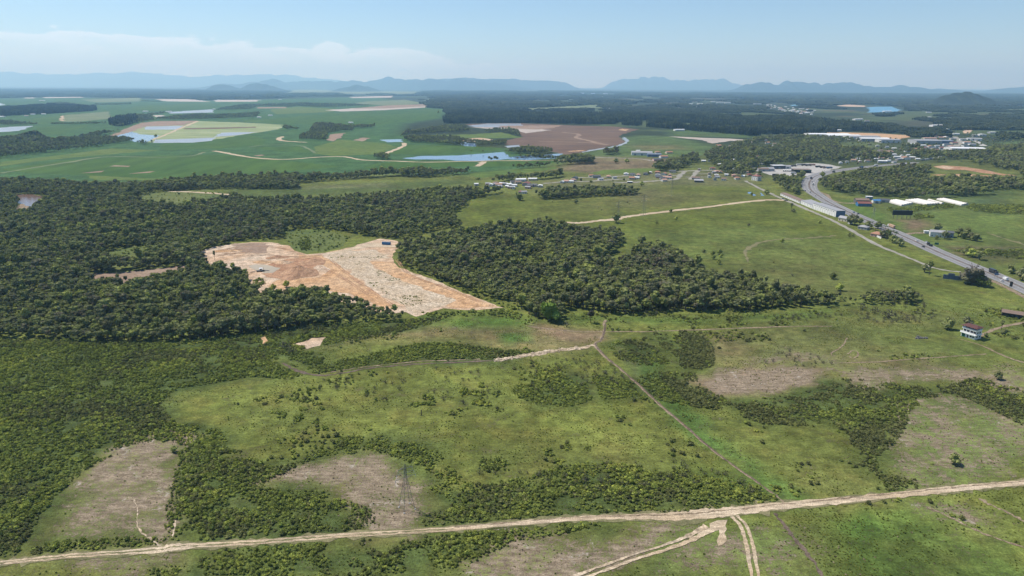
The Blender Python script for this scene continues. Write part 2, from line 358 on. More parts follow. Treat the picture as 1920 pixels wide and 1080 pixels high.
# meadows and pastures
tint([(840, 400), (900, 360), (1020, 372), (1200, 365), (1240, 340), (1420, 350), (1480, 380), (1600, 440), (1760, 500), (1800, 520), (1740, 560), (1600, 570), (1320, 500), (1160, 470), (1140, 430), (1020, 415), (880, 425)], PAST, 25)
tint([(1140, 490), (1170, 440), (1400, 420), (1600, 450), (1760, 510), (1700, 560), (1560, 570), (1300, 490), (1220, 450)], (.105, .135, .034), 30)
tint([(1380, 520), (1400, 470), (1480, 455), (1600, 480), (1660, 520), (1560, 560), (1440, 535)], (.112, .132, .038), 60, .8)
tint([(1050, 372), (1250, 355), (1450, 365), (1400, 378), (1150, 400), (1040, 400)], OLIVE, 60, .55)
tint([(1150, 360), (1230, 352), (1270, 370), (1190, 385)], (.12, .115, .055), 40, .7)
tint([(1380, 500), (1500, 500), (1640, 545), (1600, 560), (1440, 530)], OLIVE, 40, .5)
tint([(1480, 585), (1600, 575), (1760, 560), (1925, 570), (1925, 700), (1700, 680), (1560, 640), (1420, 620)], (.110, .138, .036), 30)
tint([(1600, 590), (1700, 585), (1780, 595), (1720, 610), (1600, 612)], OLIVE, 20, .8)
tint([(1640, 375), (1925, 380), (1925, 540), (1820, 490), (1700, 430), (1610, 395)], (.092, .118, .034), 30)
tint([(1690, 400), (1790, 395), (1840, 430), (1780, 450), (1720, 440)], (.098, .132, .034), 30, .8)
tint([(1780, 400), (1900, 400), (1920, 440), (1850, 445)], BRIGHT, 50, .6)
tint([(1675, 412), (1720, 411), (1745, 432), (1700, 438)], (.17, .125, .08), 14, .9)
tint([(1760, 460), (1925, 465), (1925, 490), (1840, 485), (1790, 475)], (.115, .095, .055), 14, .9)
tint([(1560, 372), (1600, 395), (1760, 470), (1780, 470), (1650, 405), (1600, 375)], LUSH, 10, .8)
# near meadow with brighter and drier parts
tint([(330, 740), (520, 720), (650, 705), (900, 690), (1110, 660), (1280, 800), (1440, 925), (1250, 880), (1000, 830), (850, 880), (600, 830), (400, 830)], (.132, .155, .036), 25)
tint([(560, 745), (760, 740), (960, 770), (900, 830), (700, 800), (560, 790)], (.155, .172, .044), 40, .8)
tint([(1000, 840), (1180, 820), (1340, 880), (1280, 900), (1060, 870)], (.158, .168, .046), 30, .8)
tint([(1290, 770), (1420, 780), (1560, 800), (1640, 860), (1660, 920), (1480, 940), (1400, 880), (1300, 800)], (.122, .142, .036), 22)
tint([(1500, 880), (1640, 880), (1660, 920), (1500, 940)], (.145, .155, .048), 20, .8)
tint([(1120, 648), (1150, 640), (1240, 690), (1330, 790), (1420, 870), (1500, 935), (1450, 930), (1360, 868), (1280, 800), (1190, 720)], (.088, .155, .036), 6, .9)
tint([(1300, 870), (1400, 895), (1440, 925), (1340, 925), (1280, 905)], LUSH, 14, .8)
tint([(1490, 955), (1600, 945), (1720, 940), (1800, 985), (1925, 1030), (1925, 1095), (1560, 1095), (1510, 1010)], (.086, .130, .030), 8)
tint([(1500, 958), (1600, 948), (1640, 960), (1560, 985)], LUSH, 8, .9)
tint([(1640, 952), (1700, 945), (1730, 965), (1680, 980)], BRIGHT, 6, .9)
tint([(1640, 1010), (1800, 1010), (1900, 1060), (1700, 1075)], (.105, .135, .034), 14, .7)
tint([(590, 650), (700, 622), (850, 600), (960, 597), (1100, 615), (1128, 640), (1050, 655), (950, 655), (850, 635), (760, 640), (680, 642)], DRY, 14, .85, .10)
tint([(800, 592), (960, 585), (1010, 600), (980, 612), (860, 612)], (.095, .165, .032), 10, .9)
tint([(945, 625), (985, 622), (995, 640), (955, 643)], (.08, .155, .03), 6, .9)
tint([(990, 605), (1060, 612), (1120, 622), (1110, 640), (1020, 622)], (.21, .15, .095), 6, .8, .2)
tint([(1300, 625), (1450, 612), (1560, 612), (1640, 640), (1650, 670), (1560, 690), (1420, 692), (1340, 700), (1345, 660)], (.118, .128, .044), 18, .9)
tint([(1300, 622), (1360, 620), (1420, 680), (1380, 695), (1340, 660)], DRY, 10, .7, .12)
tint([(1560, 672), (1660, 660), (1760, 672), (1760, 690), (1640, 690), (1560, 690)], DRY, 10, .7, .15)
tint([(1570, 650), (1680, 640), (1790, 650), (1760, 668), (1640, 660)], (.125, .14, .045), 14, .7)
# scrub floors
SCRUBS = {
 'west': [(-60, 640), (100, 640), (200, 645), (300, 650), (400, 660), (480, 670), (540, 690), (560, 705), (520, 715), (450, 712), (400, 722), (330, 732), (300, 760), (330, 790), (400, 800), (420, 830), (380, 850), (355, 830), (310, 820), (250, 830), (180, 865), (130, 910), (90, 970), (60, 1020), (-90, 1060)],
 'west_low': [(350, 850), (400, 835), (450, 850), (500, 880), (560, 875), (500, 905), (480, 915), (590, 922), (680, 955), (685, 990), (560, 1010), (420, 1020), (330, 1018), (328, 960), (340, 900)],
 'ridge': [(540, 880), (600, 850), (640, 828), (700, 818), (760, 828), (810, 850), (850, 890), (830, 905), (780, 872), (720, 852), (640, 852)],
 'middle': [(825, 970), (835, 920), (860, 905), (950, 910), (1050, 880), (1120, 870), (1200, 880), (1260, 880), (1330, 900), (1420, 912), (1460, 935), (1380, 950), (1250, 958), (1100, 966), (950, 978), (822, 988)],
 'south': [(325, 1045), (450, 1030), (600, 1018), (700, 1010), (760, 1006), (860, 1002), (915, 1003), (925, 1025), (870, 1050), (800, 1095), (310, 1095)],
 'south_strip': [(900, 1000), (1000, 990), (1080, 983), (1125, 985), (1060, 1000), (960, 1015), (900, 1018)],
 'b1_foot': [(60, 1030), (120, 1015), (200, 1012), (300, 1008), (300, 1022), (200, 1032), (80, 1040)],
 'east': [(1380, 762), (1450, 750), (1530, 735), (1560, 712), (1600, 715), (1680, 725), (1745, 732), (1740, 745), (1692, 770), (1685, 800), (1650, 826), (1600, 800), (1520, 795), (1450, 792), (1400, 777)],
 'east_low': [(1600, 815), (1660, 800), (1685, 825), (1640, 860), (1655, 888), (1715, 895), (1715, 915), (1665, 918), (1640, 885), (1600, 860)],
 'east_far': [(1750, 737), (1830, 712), (1880, 722), (1925, 742), (1925, 800), (1870, 772), (1820, 748)],
 'knoll_a': [(1138, 652), (1180, 640), (1222, 650), (1252, 682), (1205, 684), (1160, 672)],
 'knoll_b': [(1225, 622), (1262, 640), (1262, 662), (1240, 650)],
 'knoll_c': [(1278, 622), (1320, 638), (1340, 660), (1330, 692), (1285, 692), (1265, 662)],
 'knoll_d': [(1200, 712), (1240, 700), (1302, 703), (1312, 725), (1352, 745), (1382, 762), (1340, 766), (1280, 757), (1230, 747)],
 'knoll_e': [(985, 702), (1050, 690), (1092, 720), (1102, 748), (1060, 760), (985, 752), (966, 730)],
 'knoll_f': [(1112, 702), (1182, 717), (1196, 742), (1130, 746)],
 'creek': [(585, 692), (620, 677), (680, 672), (740, 655), (800, 645), (860, 648), (930, 658), (985, 658), (960, 668), (900, 675), (800, 677), (700, 684), (615, 698)],
 'creek_west': [(415, 652), (480, 636), (570, 648), (600, 668), (590, 690), (555, 684), (500, 668)],
 'wood_foot': [(600, 628), (700, 612), (770, 600), (830, 596), (790, 612), (700, 632), (610, 645)],
 'strip_a': [(1400, 585), (1560, 582), (1580, 590), (1480, 598), (1360, 602), (1330, 596)],
 'roadside_a': [(1665, 396), (1672, 389), (1700, 391), (1720, 386), (1780, 384), (1790, 389), (1760, 392), (1720, 396), (1712, 400), (1690, 400)],
 'roadside_b': [(1815, 389), (1830, 384), (1925, 386), (1925, 402), (1870, 400), (1830, 396)],
 'roadside_c': [(1712, 404), (1740, 402), (1748, 408), (1720, 411)],
 'roadside_d': [(1790, 470), (1840, 468), (1925, 470), (1925, 486), (1860, 482)],
 'bush_band': [(690, 738), (760, 722), (900, 718), (970, 732), (955, 768), (860, 778), (780, 762), (700, 757)],
 'bush_band_west': [(420, 765), (520, 742), (600, 752), (592, 792), (480, 806)],
 'bush_band_south': [(880, 840), (1040, 835), (1250, 850), (1300, 885), (1100, 870), (900, 885)],
 'wood_skirt': [(-60, 634), (130, 640), (250, 644), (330, 641), (400, 634), (470, 626), (560, 612), (640, 607), (700, 604), (765, 600), (790, 605), (740, 616), (620, 632), (560, 650), (480, 672), (400, 664), (300, 654), (200, 650), (-60, 646)],
 'tree_gap': [(1060, 590), (1110, 583), (1160, 592), (1320, 588), (1300, 600), (1180, 606), (1100, 603)],
}
for k, P in SCRUBS.items(): tint(P, SCRUB if k not in ('tree_gap', 'strip_a') else (.085, .125, .03), 8, .92 if not k.startswith('bush') else .25)
# mown, bare patches
PINK = (.255, .195, .150)
BARES = {
 'a': [(70, 1012), (100, 975), (125, 935), (150, 900), (190, 868), (230, 845), (280, 826), (315, 822), (345, 830), (354, 845), (348, 870), (335, 900), (325, 940), (325, 985), (322, 1005), (300, 1022), (200, 1024), (100, 1030)],
 'b': [(485, 915), (520, 900), (570, 880), (610, 862), (660, 852), (710, 853), (760, 870), (800, 890), (828, 920), (815, 955), (800, 985), (740, 992), (690, 995), (682, 970), (670, 945), (630, 925), (590, 915), (540, 920)],
 'c': [(850, 1095), (900, 1050), (940, 1030), (1000, 1015), (1080, 1000), (1160, 985), (1250, 978), (1300, 985), (1250, 1015), (1150, 1050), (1080, 1095)],
 'd': [(1305, 716), (1340, 704), (1400, 698), (1460, 695), (1540, 698), (1562, 710), (1535, 730), (1480, 740), (1420, 748), (1375, 753), (1350, 742), (1325, 727)],
 'e': [(1580, 692), (1640, 688), (1690, 690), (1700, 705), (1640, 722), (1600, 725)],
 'e2': [(1690, 682), (1760, 678), (1830, 690), (1925, 695), (1925, 735), (1860, 722), (1800, 713), (1700, 712)],
 'f': [(1690, 760), (1740, 742), (1800, 742), (1860, 765), (1925, 805), (1925, 895), (1860, 902), (1790, 910), (1710, 900), (1658, 866), (1660, 835), (1690, 820), (1685, 790)],
 'g': [(-40, 1068), (100, 1056), (300, 1046), (322, 1052), (300, 1075), (280, 1095), (-60, 1095)],
 'h': [(1240, 1015), (1330, 1000), (1370, 985), (1470, 985), (1540, 1095), (1180, 1095)],
 'i': [(1735, 938), (1800, 935), (1860, 955), (1925, 985), (1925, 1022), (1850, 992), (1790, 965)],
 'j': [(1460, 655), (1560, 668), (1560, 690), (1480, 692), (1420, 690)],
 'k': [(1130, 655), (1160, 690), (1200, 715), (1190, 690), (1150, 655)],
}
LV = dict(a=.66, b=.68, c=.72, d=.86, e=.60, e2=.68, f=.50, g=.48, h=.42, i=.56, j=.45, k=.2)
for k, P in BARES.items(): tint(P, (.115, .145, .045) if k in 'fhi' else ((.19, .14, .095) if k == 'd' else (.13, .135, .055)), 7, .9, LV[k])
# far country: open plains, plantations, clearings
tint([(-300, 335), (-300, 186), (160, 184), (420, 189), (700, 181), (840, 207), (830, 222), (760, 232), (745, 250), (870, 275), (960, 280), (1050, 300), (1000, 316), (880, 328), (700, 325), (300, 345), (0, 340)], (.055, .115, .038), 40, 1, None, False)
tint([(390, 352), (560, 350), (700, 342), (860, 335), (900, 345), (760, 356), (640, 364), (540, 372), (420, 372)], (.075, .105, .030), 25, .9)
tint([(560, 352), (620, 347), (720, 343), (740, 348), (640, 354)], (.15, .155, .07), 20, .7)
tint([(1040, 318), (1100, 298), (1180, 290), (1260, 300), (1260, 312), (1180, 318), (1110, 325)], (.16, .125, .075), 20, .9, None, False)
tint([(1090, 292), (1190, 290), (1240, 300), (1140, 302)], (.17, .155, .07), 20, .8, None, False)
tint([(1000, 340), (1180, 325), (1420, 318), (1420, 350), (1240, 348), (1010, 362)], (.13, .135, .06), 30, .8, None, False)
tint([(1140, 262), (1200, 254), (1270, 256), (1345, 276), (1330, 290), (1200, 296), (1090, 292)], (.085, .13, .04), 30, .9, None, False)
tint([(1180, 272), (1270, 272), (1290, 280), (1200, 282)], (.15, .13, .06), 30, .7, None, False)
tint([(1250, 244), (1400, 242), (1410, 258), (1260, 256)], (.08, .13, .04), 30, .8, None, False)
tint([(1340, 315), (1420, 262), (1530, 252), (1760, 250), (1860, 262), (1860, 290), (1800, 300), (1640, 312), (1540, 318), (1420, 330)], (.058, .075, .032), 40, .9, None, False)
tint([(1570, 268), (1640, 266), (1650, 280), (1580, 284)], (.12, .15, .05), 25, .8, None, False)
tint([(1860, 268), (1925, 264), (1925, 280), (1890, 276)], (.10, .15, .045), 25, .9, None, False)
tint([(1660, 215), (1760, 225), (1760, 245), (1700, 240)], (.075, .075, .045), 60, .7, None, False)
tint([(1750, 220), (1925, 208), (1925, 250), (1800, 250)], (.030, .055, .038), 60, .8, None, False)
tint([(1530, 345), (1700, 340), (1925, 330), (1925, 375), (1650, 372), (1560, 362)], (.065, .095, .03), 30, .9, None, False)
tint([(1805, 372), (1870, 372), (1880, 388), (1820, 386)], (.075, .12, .055), 20, .7, None, False)
cl_ = clearing(gx_, gy_)*np.clip((gy_-1900)/300, 0, 1)*.85; cl_c = np.where((vnoise(gx_, gy_, 300, 18) > .72)[:, None], (.13, .10, .06), (.078, .105, .038)); col = col*(1-cl_[:, None])+cl_c*cl_[:, None]
n1 = vnoise(gx_, gy_, 900, 5); n2 = vnoise(gx_, gy_, 2600, 6)
fm = np.clip((gy_-6000)/3000, 0, 1)*np.clip((n1*0.6+n2*0.4-0.60)*9, 0, 1)
col = col*(1-0.55*fm[:, None])+np.array([.075, .11, .05])*0.55*fm[:, None]
nr, nc = GX.shape
idx = np.arange(nr*nc).reshape(nr, nc)
quads = np.stack([idx[:-1, :-1], idx[:-1, 1:], idx[1:, 1:], idx[1:, :-1]], -1).reshape(-1, 4)
gm = bpy.data.meshes.new('ground'); gm.vertices.add(gx_.size); 
gzv = gz(gx_, gy_)
gm.vertices.foreach_set('co', np.stack([gx_, gy_, gzv], 1).ravel().astype(np.float32))
gm.loops.add(quads.size); gm.loops.foreach_set('vertex_index', quads.ravel().astype(np.int32))
gm.polygons.add(len(quads)); gm.polygons.foreach_set('loop_start', (np.arange(len(quads))*4).astype(np.int32))
a = gm.attributes.new('cover', 'FLOAT_COLOR', 'POINT'); a.data.foreach_set('color', np.concatenate([col, np.ones((len(col), 1))], 1).ravel().astype(np.float32))
a = gm.attributes.new('bare', 'FLOAT', 'POINT'); a.data.foreach_set('value', bare.astype(np.float32))
gm.update(); gm.validate()
t = NT('ground')
cov = t.attr('cover').outputs['Color']; ba = t.attr('bare').outputs['Fac']
nA = t.noise(0.018, 4, 0.6); nB = t.noise(0.13, 5, 0.65); nC = t.noise(0.75, 4, 0.7); nS = t.noise(0.45, 4, 0.65, stretch=(.35, 1, 1))
nF = t.noise(1.9, 2, 0.6)
c = t.scale(cov, t.ramp(nA, 0.36, 0.64, 0.74, 1.24)); c = t.scale(c, t.ramp(nB, 0.36, 0.64, 0.70, 1.30)); c = t.scale(c, t.ramp(nC, 0.36, 0.64, 0.74, 1.26)); c = t.scale(c, t.ramp(nF, 0.36, 0.64, 0.78, 1.22)); c = t.scale(c, t.ramp(nS, 0.38, 0.62, 0.86, 1.14))
c = t.mix(t.ramp(t.noise(0.05, 4, 0.65), 0.47, 0.66, 0, 0.55), c, t.mix(1.0, c, (1.32, 1.06, 1.15, 1), 'MULTIPLY'))
c = t.mix(t.ramp(t.noise(0.33, 4, 0.7), 0.61, 0.67, 0, 0.28), c, t.mix(1.0, c, (.42, .50, .42, 1), 'MULTIPLY'))
th = t.math('ADD', t.math('MULTIPLY', nB, 0.30), t.math('ADD', t.math('MULTIPLY', nC, 0.45), t.math('MULTIPLY', t.noise(0.06, 3, 0.6), 0.25)))
th = t.ramp(th, 0.41, 0.59, 0.05, 0.95)
bm_ = t.ramp(t.math('SUBTRACT', ba, th), -0.14, 0.14)
bc = t.mix(t.ramp(nS, 0.38, 0.62), (.17, .132, .09, 1), (.315, .25, .178, 1)); bc = t.scale(bc, t.ramp(nC, 0.36, 0.64, 0.68, 1.32)); bc = t.scale(bc, t.ramp(nF, 0.36, 0.64, 0.75, 1.25))
bc = t.mix(t.ramp(t.noise(0.09, 5, 0.7), 0.60, 0.66), bc, (.40, .35, .29, 1))
c = t.scale(t.mix(bm_, c, bc), 0.86)
t.pbr(c, 0.95, 0.05, t.bump(t.math('ADD', t.math('MULTIPLY', nC, 0.6), t.math('MULTIPLY', nB, 1.2)), 0.8, 0.55))
put('ground', gm, 'ground', kind='structure')

# ------------------------------------------------------------------ water, fields and clearings as sheets
H9 = 8.0
def field(name, pts, mat, z=1, clear=True, jit=0.3): return sheet(name, GP(pts), mat, z, clear, jit)
field('sand_pit', [(376, 472), (400, 463), (440, 457), (470, 454.5), (510, 454.5), (540, 460), (552, 470), (575, 477), (610, 474), (650, 465), (690, 454), (712, 447.5), (745, 452), (747, 463), (735, 482), (745, 499), (770, 510), (810, 523), (850, 541), (900, 561), (945, 577), (900, 581), (860, 581), (832, 578), (812, 584), (780, 594), (760, 585), (720, 590), (660, 570), (600, 560), (540, 556), (470, 548), (465, 520), (420, 505), (380, 495)], 'sand_pit', 1)
field('bare_sand', [(560, 478), (600, 478), (640, 500), (700, 545), (745, 582), (715, 575), (660, 552), (600, 545), (540, 545), (500, 538), (520, 525), (600, 520), (620, 505), (600, 495), (560, 490)], 'sand_orange', 2, False)
field('bare_sand', [(690, 490), (735, 492), (760, 512), (810, 530), (850, 545), (935, 576), (860, 578), (835, 574), (850, 562), (800, 545), (760, 530), (720, 510)], 'sand_orange', 2, False)
field('rubble_field', [(612, 476), (650, 470), (700, 468), (735, 484), (705, 486), (692, 492), (722, 510), (762, 530), (802, 545), (856, 563), (832, 574), (800, 582), (780, 592), (760, 577), (735, 562), (700, 540), (665, 517), (640, 498), (618, 488)], 'rubble', 3, False, .6)
field('bare_sand', [(440, 456), (500, 456), (502, 474), (480, 476), (440, 470)], 'plough_pale', 3, False, .6)
field('pit_road', [(600, 478), (650, 467), (700, 455), (744, 460), (744, 464), (690, 464), (640, 474)], 'sand_road', 4, False)
field('pit_bank', [(498, 498), (540, 485), (600, 482), (606, 490), (590, 500), (575, 518), (545, 526), (500, 520), (490, 513), (512, 512), (527, 502)], 'earth_red', 4, False, .5)
field('pit_pond', [(466, 499), (480, 496), (500, 497), (526, 503), (512, 511.5), (495, 512), (480, 507)], 'water_pit', 5, False)
field('sand_spur', [(158, 513.5), (200, 512), (260, 508), (300, 503), (348, 497), (346, 503), (300, 516), (262, 527), (225, 532), (185, 528), (172, 522)], 'plough_pale', 1)
field('bare_sand', [(545, 646), (570, 641), (585, 634), (613, 632), (604, 641), (600, 648), (575, 655), (568, 648)], 'sand_pit', 1)
field('bare_sand', [(488, 634), (497, 631), (506, 642), (492, 645)], 'sand_orange', 1)
field('bare_sand', [(1312, 992), (1330, 982), (1345, 976), (1364, 975), (1360, 986), (1358, 1000), (1354, 1022), (1347, 1024), (1346, 1008), (1348, 994), (1332, 998), (1312, 1008), (1296, 1014)], 'sand_road', 2, True, .7)
# rivers, ponds
field('pond', [(15, 365), (60, 364), (97, 371), (98, 376), (78, 384), (60, 392), (44, 385)], 'water_brown', 1)
field('sand_bank', [(36, 382), (46, 383), (62, 391), (50, 400), (26, 404)], 'track_earth', 2)
field('lake', [(754, 297), (790, 292.5), (860, 291.5), (930, 286), (947, 285), (952, 290), (957, 298), (900, 302), (855, 301.5), (830, 299), (780, 299)], 'water_blue', 2)
field('lake', [(950, 295), (1000, 291), (1055, 288), (1042, 297), (990, 300), (955, 299)], 'water_blue', 2)
field('lake', [(858, 265.5), (893, 270), (892, 275), (872, 274)], 'water_blue', 2)
field('lake', [(713, 262), (752, 261), (757, 266), (726, 267)], 'water_blue', 2)
field('lake', [(945, 274), (975, 271.5), (976, 275), (952, 277)], 'water_pale', 2)
field('lake', [(835, 225.5), (843, 221), (849, 216.5), (851, 218), (846, 224), (839, 227)], 'water_pale', 2)
field('river', [(1253, 256), (1290, 257), (1330, 259), (1370, 260), (1412, 263), (1412, 267), (1370, 264), (1345, 268), (1335, 269), (1318, 263), (1280, 259)], 'water_silt', 2)
field('lake', [(1624, 202), (1645, 200), (1672, 200), (1690, 206), (1682, 209), (1664, 211), (1624, 211), (1630, 207)], 'water_turquoise', 2)
field('lake', [(1481, 199), (1490, 196), (1503, 196), (1500, 199)], 'water_turquoise', 2)
field('bare_sand', [(1566, 198.5), (1590, 196), (1622, 198), (1624, 200.5), (1590, 200)], 'sand_pit', 2)
field('canal', [(1167, 257), (1171, 257), (1178, 263), (1176, 268), (1160, 275), (1120, 281), (1092, 286), (1090, 285), (1120, 279), (1158, 273), (1172, 266)], 'water_pale', 2)
field('pond', [(1402, 360), (1409, 360), (1418, 366), (1412, 368)], 'water_blue', 2)
field('pond', [(1424, 362), (1428, 362), (1434, 367), (1426, 367)], 'water_blue', 2)
field('pond', [(-8, 194), (3, 193.5), (9, 197), (-8, 199)], 'water_pale', 2)
# rice paddies
field('rice_paddy', [(262, 232), (371, 227), (450, 229.6), (531, 234), (525, 242), (480, 249), (400, 262), (362, 266), (284, 267), (254, 265), (220, 255)], 'paddy_green', 1)
field('paddy_bank', [(262, 231), (300, 227), (371, 226.5), (345, 235), (274, 237), (240, 249), (214, 255), (205, 254)], 'plough_pale', 2)
field('paddy_water', [(273, 237.5), (345, 236), (335, 243), (272, 243)], 'water_pale', 2)
field('paddy_water', [(218, 255), (250, 246), (265, 252), (300, 254), (288, 260), (272, 268), (252, 266)], 'water_blue', 3)
field('paddy_water', [(290, 262), (330, 261), (405, 258), (397, 264), (362, 267.5), (285, 268)], 'water_pale', 3)
field('paddy_water', [(402, 257), (415, 249), (484, 247.5), (440, 254)], 'water_pale', 3)
field('paddy_bank', [(345, 240.5), (420, 239), (481, 237.5), (480, 239.5), (420, 241.5), (345, 242.5)], 'plough', 3)
strip('farm_track', [(286, 262, 10), (310, 253, 11), (340, 240, 13), (371, 227, 14)], 'sand_road', 5)
for i, P in enumerate([[(316, 210), (400, 205), (400, 211), (318, 213)], [(609, 206.5), (720, 199.5), (805, 195), (808, 201), (720, 206.5), (640, 209)], [(655, 182), (736, 179.5), (735, 183), (660, 184)], [(400, 187), (490, 187.5), (480, 190.5), (405, 191)], [(480, 201), (540, 200.5), (535, 203), (485, 203.5)], [(-10, 240), (40, 237), (60, 236), (38, 245), (15, 247), (-10, 248)], [(290, 186), (360, 186), (395, 191), (310, 190)], [(288, 216), (308, 216), (304, 220), (290, 219)], [(45, 183), (65, 183), (65, 184.5), (46, 184.5)], [(80, 182.5), (155, 181.5), (156, 183), (85, 184)]]):
    field('flooded_field', P, ('water_pale', 'water_silt', 'water_silt', 'water_silt', 'plough_pale', 'water_pale', 'water_silt', 'water_silt', 'water_silt', 'water_silt')[i], 2)
field('paddy_bank', [(660, 203.5), (720, 198), (805, 195), (808, 199), (720, 203.5)], 'plough_pale', 3)
field('rice_paddy', [(690, 190), (760, 187), (800, 194), (730, 198), (660, 194)], 'crop_dull', 1)
# crops: darker and lighter parcels of the plain
CR = [('crop_light', [(0, 312), (90, 300), (200, 290), (300, 282), (210, 278), (120, 290), (0, 304)]), ('crop', [(0, 318), (130, 300), (260, 293), (420, 290), (640, 312), (500, 325), (300, 335), (60, 325)]), ('crop_light', [(150, 326), (260, 322), (330, 326), (330, 338), (180, 338)]),
      ('crop', [(480, 276), (560, 275), (580, 282), (585, 286), (520, 283), (470, 277)]), ('crop', [(400, 262), (470, 252), (500, 262), (490, 272), (420, 278), (300, 282), (300, 270)]), ('crop_light', [(590, 275), (640, 262), (720, 268), (745, 276), (700, 290), (620, 292), (590, 288)]),
      ('crop', [(760, 272), (870, 273), (950, 278), (930, 283), (870, 286), (790, 290), (720, 288)]), ('crop', [(710, 306), (800, 304), (895, 303), (890, 311), (800, 314), (680, 316)]), ('crop', [(900, 311), (910, 303), (1000, 301), (1050, 302), (1010, 311), (900, 313)]),
      ('crop_light', [(876, 326), (960, 318), (1040, 313), (1045, 316), (1000, 322), (900, 334)]), ('crop_light', [(1106, 326), (1130, 319), (1200, 316), (1245, 317), (1210, 322), (1150, 326)]), ('crop', [(45, 225), (115, 217), (118, 228), (70, 233)]), ('crop_dull', [(120, 216), (205, 209), (210, 222), (150, 228), (118, 228)]),
      ('crop', [(65, 240), (110, 235), (175, 234), (110, 252), (75, 250)]), ('crop', [(250, 200), (400, 192), (400, 203), (300, 208), (235, 205)]), ('crop_dull', [(150, 187), (265, 183), (262, 190), (180, 192)]), ('crop', [(520, 222), (620, 212), (760, 207), (835, 204), (820, 222), (740, 230), (690, 238), (560, 232), (440, 228)]),
      ('crop_light', [(505, 206), (560, 200), (640, 205), (620, 210), (520, 214)]), ('crop_light', [(880, 252), (940, 248), (980, 258), (900, 260), (830, 257), (810, 253)]), ('crop_dull', [(905, 206.5), (1000, 203), (1130, 195), (1132, 202), (1040, 205), (930, 207)]),
      ('crop_light', [(1345, 246), (1360, 237), (1470, 236), (1480, 240), (1400, 243)]), ('crop_dull', [(560, 167), (620, 169), (800, 172), (780, 178), (660, 176), (520, 176)]), ('crop_dull', [(800, 176), (835, 173), (835, 176)]), ('crop_dull', [(820, 184), (826, 188), (800, 190), (790, 186)]), ('crop_dull', [(1868, 206), (1925, 205), (1925, 208), (1880, 208)])]
for m, P in CR: field('crop_field', P, m, 0)
field('ploughed_field', [(872, 233), (915, 231), (975, 231), (1056, 234.5), (1154, 237.5), (1200, 243), (1183, 246.5), (1160, 255), (1172, 265), (1166, 271), (1137, 276), (1092, 286), (1060, 290), (1037, 285), (1008, 275), (950, 272), (946, 264), (981, 257), (975, 250), (940, 244)], 'plough', 1)
field('flooded_field', [(876, 236), (915, 231.5), (973, 231.5), (985, 236), (930, 238.5), (890, 238)], 'water_pale', 2)
field('flooded_field', [(880, 238.5), (930, 239), (1005, 241), (1036, 244), (985, 250), (974, 246), (935, 243)], 'water_silt', 2)
field('ploughed_field', [(930, 236), (1056, 234.5), (1040, 240), (1008, 243), (960, 241)], 'plough_pale', 3)
strip('field_drain', [(1010, 265, 14), (1060, 266, 14), (1110, 268, 16), (1135, 272, 10)], 'plough_pale', 4)
strip('field_drain', [(1055, 248, 18), (1085, 252, 18), (1080, 258, 18), (1105, 264, 20), (1137, 272, 20)], 'plough_pale', 4)
strip('field_drain', [(1065, 284, 16), (1082, 283, 20), (1096, 282, 10)], 'sand_orange', 4)
field('bare_sand', [(1160, 244), (1165, 241), (1180, 243), (1175, 246)], 'sand_orange', 2)
field('bare_sand', [(848, 260.5), (880, 260), (900, 258.5), (925, 262), (900, 267), (870, 264)], 'sand_pit', 2)
field('fallow_field', [(613, 263), (620, 252), (648, 249), (640, 258), (625, 265)], 'plough_pale', 1)
field('fallow_field', [(662, 263), (680, 258), (695, 259), (680, 265)], 'plough_pale', 1)
field('pasture', [(247, 373), (282, 363), (320, 359), (420, 362), (432, 367, 5), (400, 380, 5), (330, 388, 5), (270, 384)], 'pasture_clear', 1)
field('pasture', [(192, 476), (230, 466), (265, 461), (282, 468, 6), (256, 486, 6), (210, 492, 6)], 'pasture_clear', 1)
field('pasture', [(528, 434), (600, 430), (655, 444), (645, 461), (610, 471), (575, 475), (550, 466), (540, 452)], 'pasture_clear', 1)
strip('dirt_track', [(316, 359, 9), (360, 360, 9), (432, 365, 9)], 'sand_road', 3)
# reddish cutting by the town, bare works
field('red_cutting', [(1750, 312), (1768, 310), (1810, 313), (1850, 319.5), (1880, 326), (1906, 329), (1888, 330), (1850, 325.5), (1810, 319), (1772, 318)], 'earth_red', 3)
field('red_cutting', [(1744, 328), (1800, 326.5), (1870, 330), (1880, 332), (1850, 333), (1790, 332)], 'earth_red', 3)
field('bare_sand', [(1752, 329), (1800, 327.5), (1840, 329), (1810, 331), (1780, 331)], 'sand_orange', 4, False)
field('bare_sand', [(1752, 313), (1766, 311), (1790, 315), (1778, 317)], 'sand_pit', 4, False)
field('bare_sand', [(1536, 249), (1580, 248), (1640, 250), (1705, 254), (1708, 257), (1680, 262), (1650, 260), (1600, 254)], 'sand_orange', 2)
field('truck_yard', [(1412, 320), (1447, 315), (1483, 313), (1500, 307), (1530, 306), (1558, 309), (1580, 313), (1558, 318), (1525, 329), (1512, 330), (1500, 329), (1487, 331), (1463, 331), (1443, 328), (1429, 322.5)], 'concrete', 2)
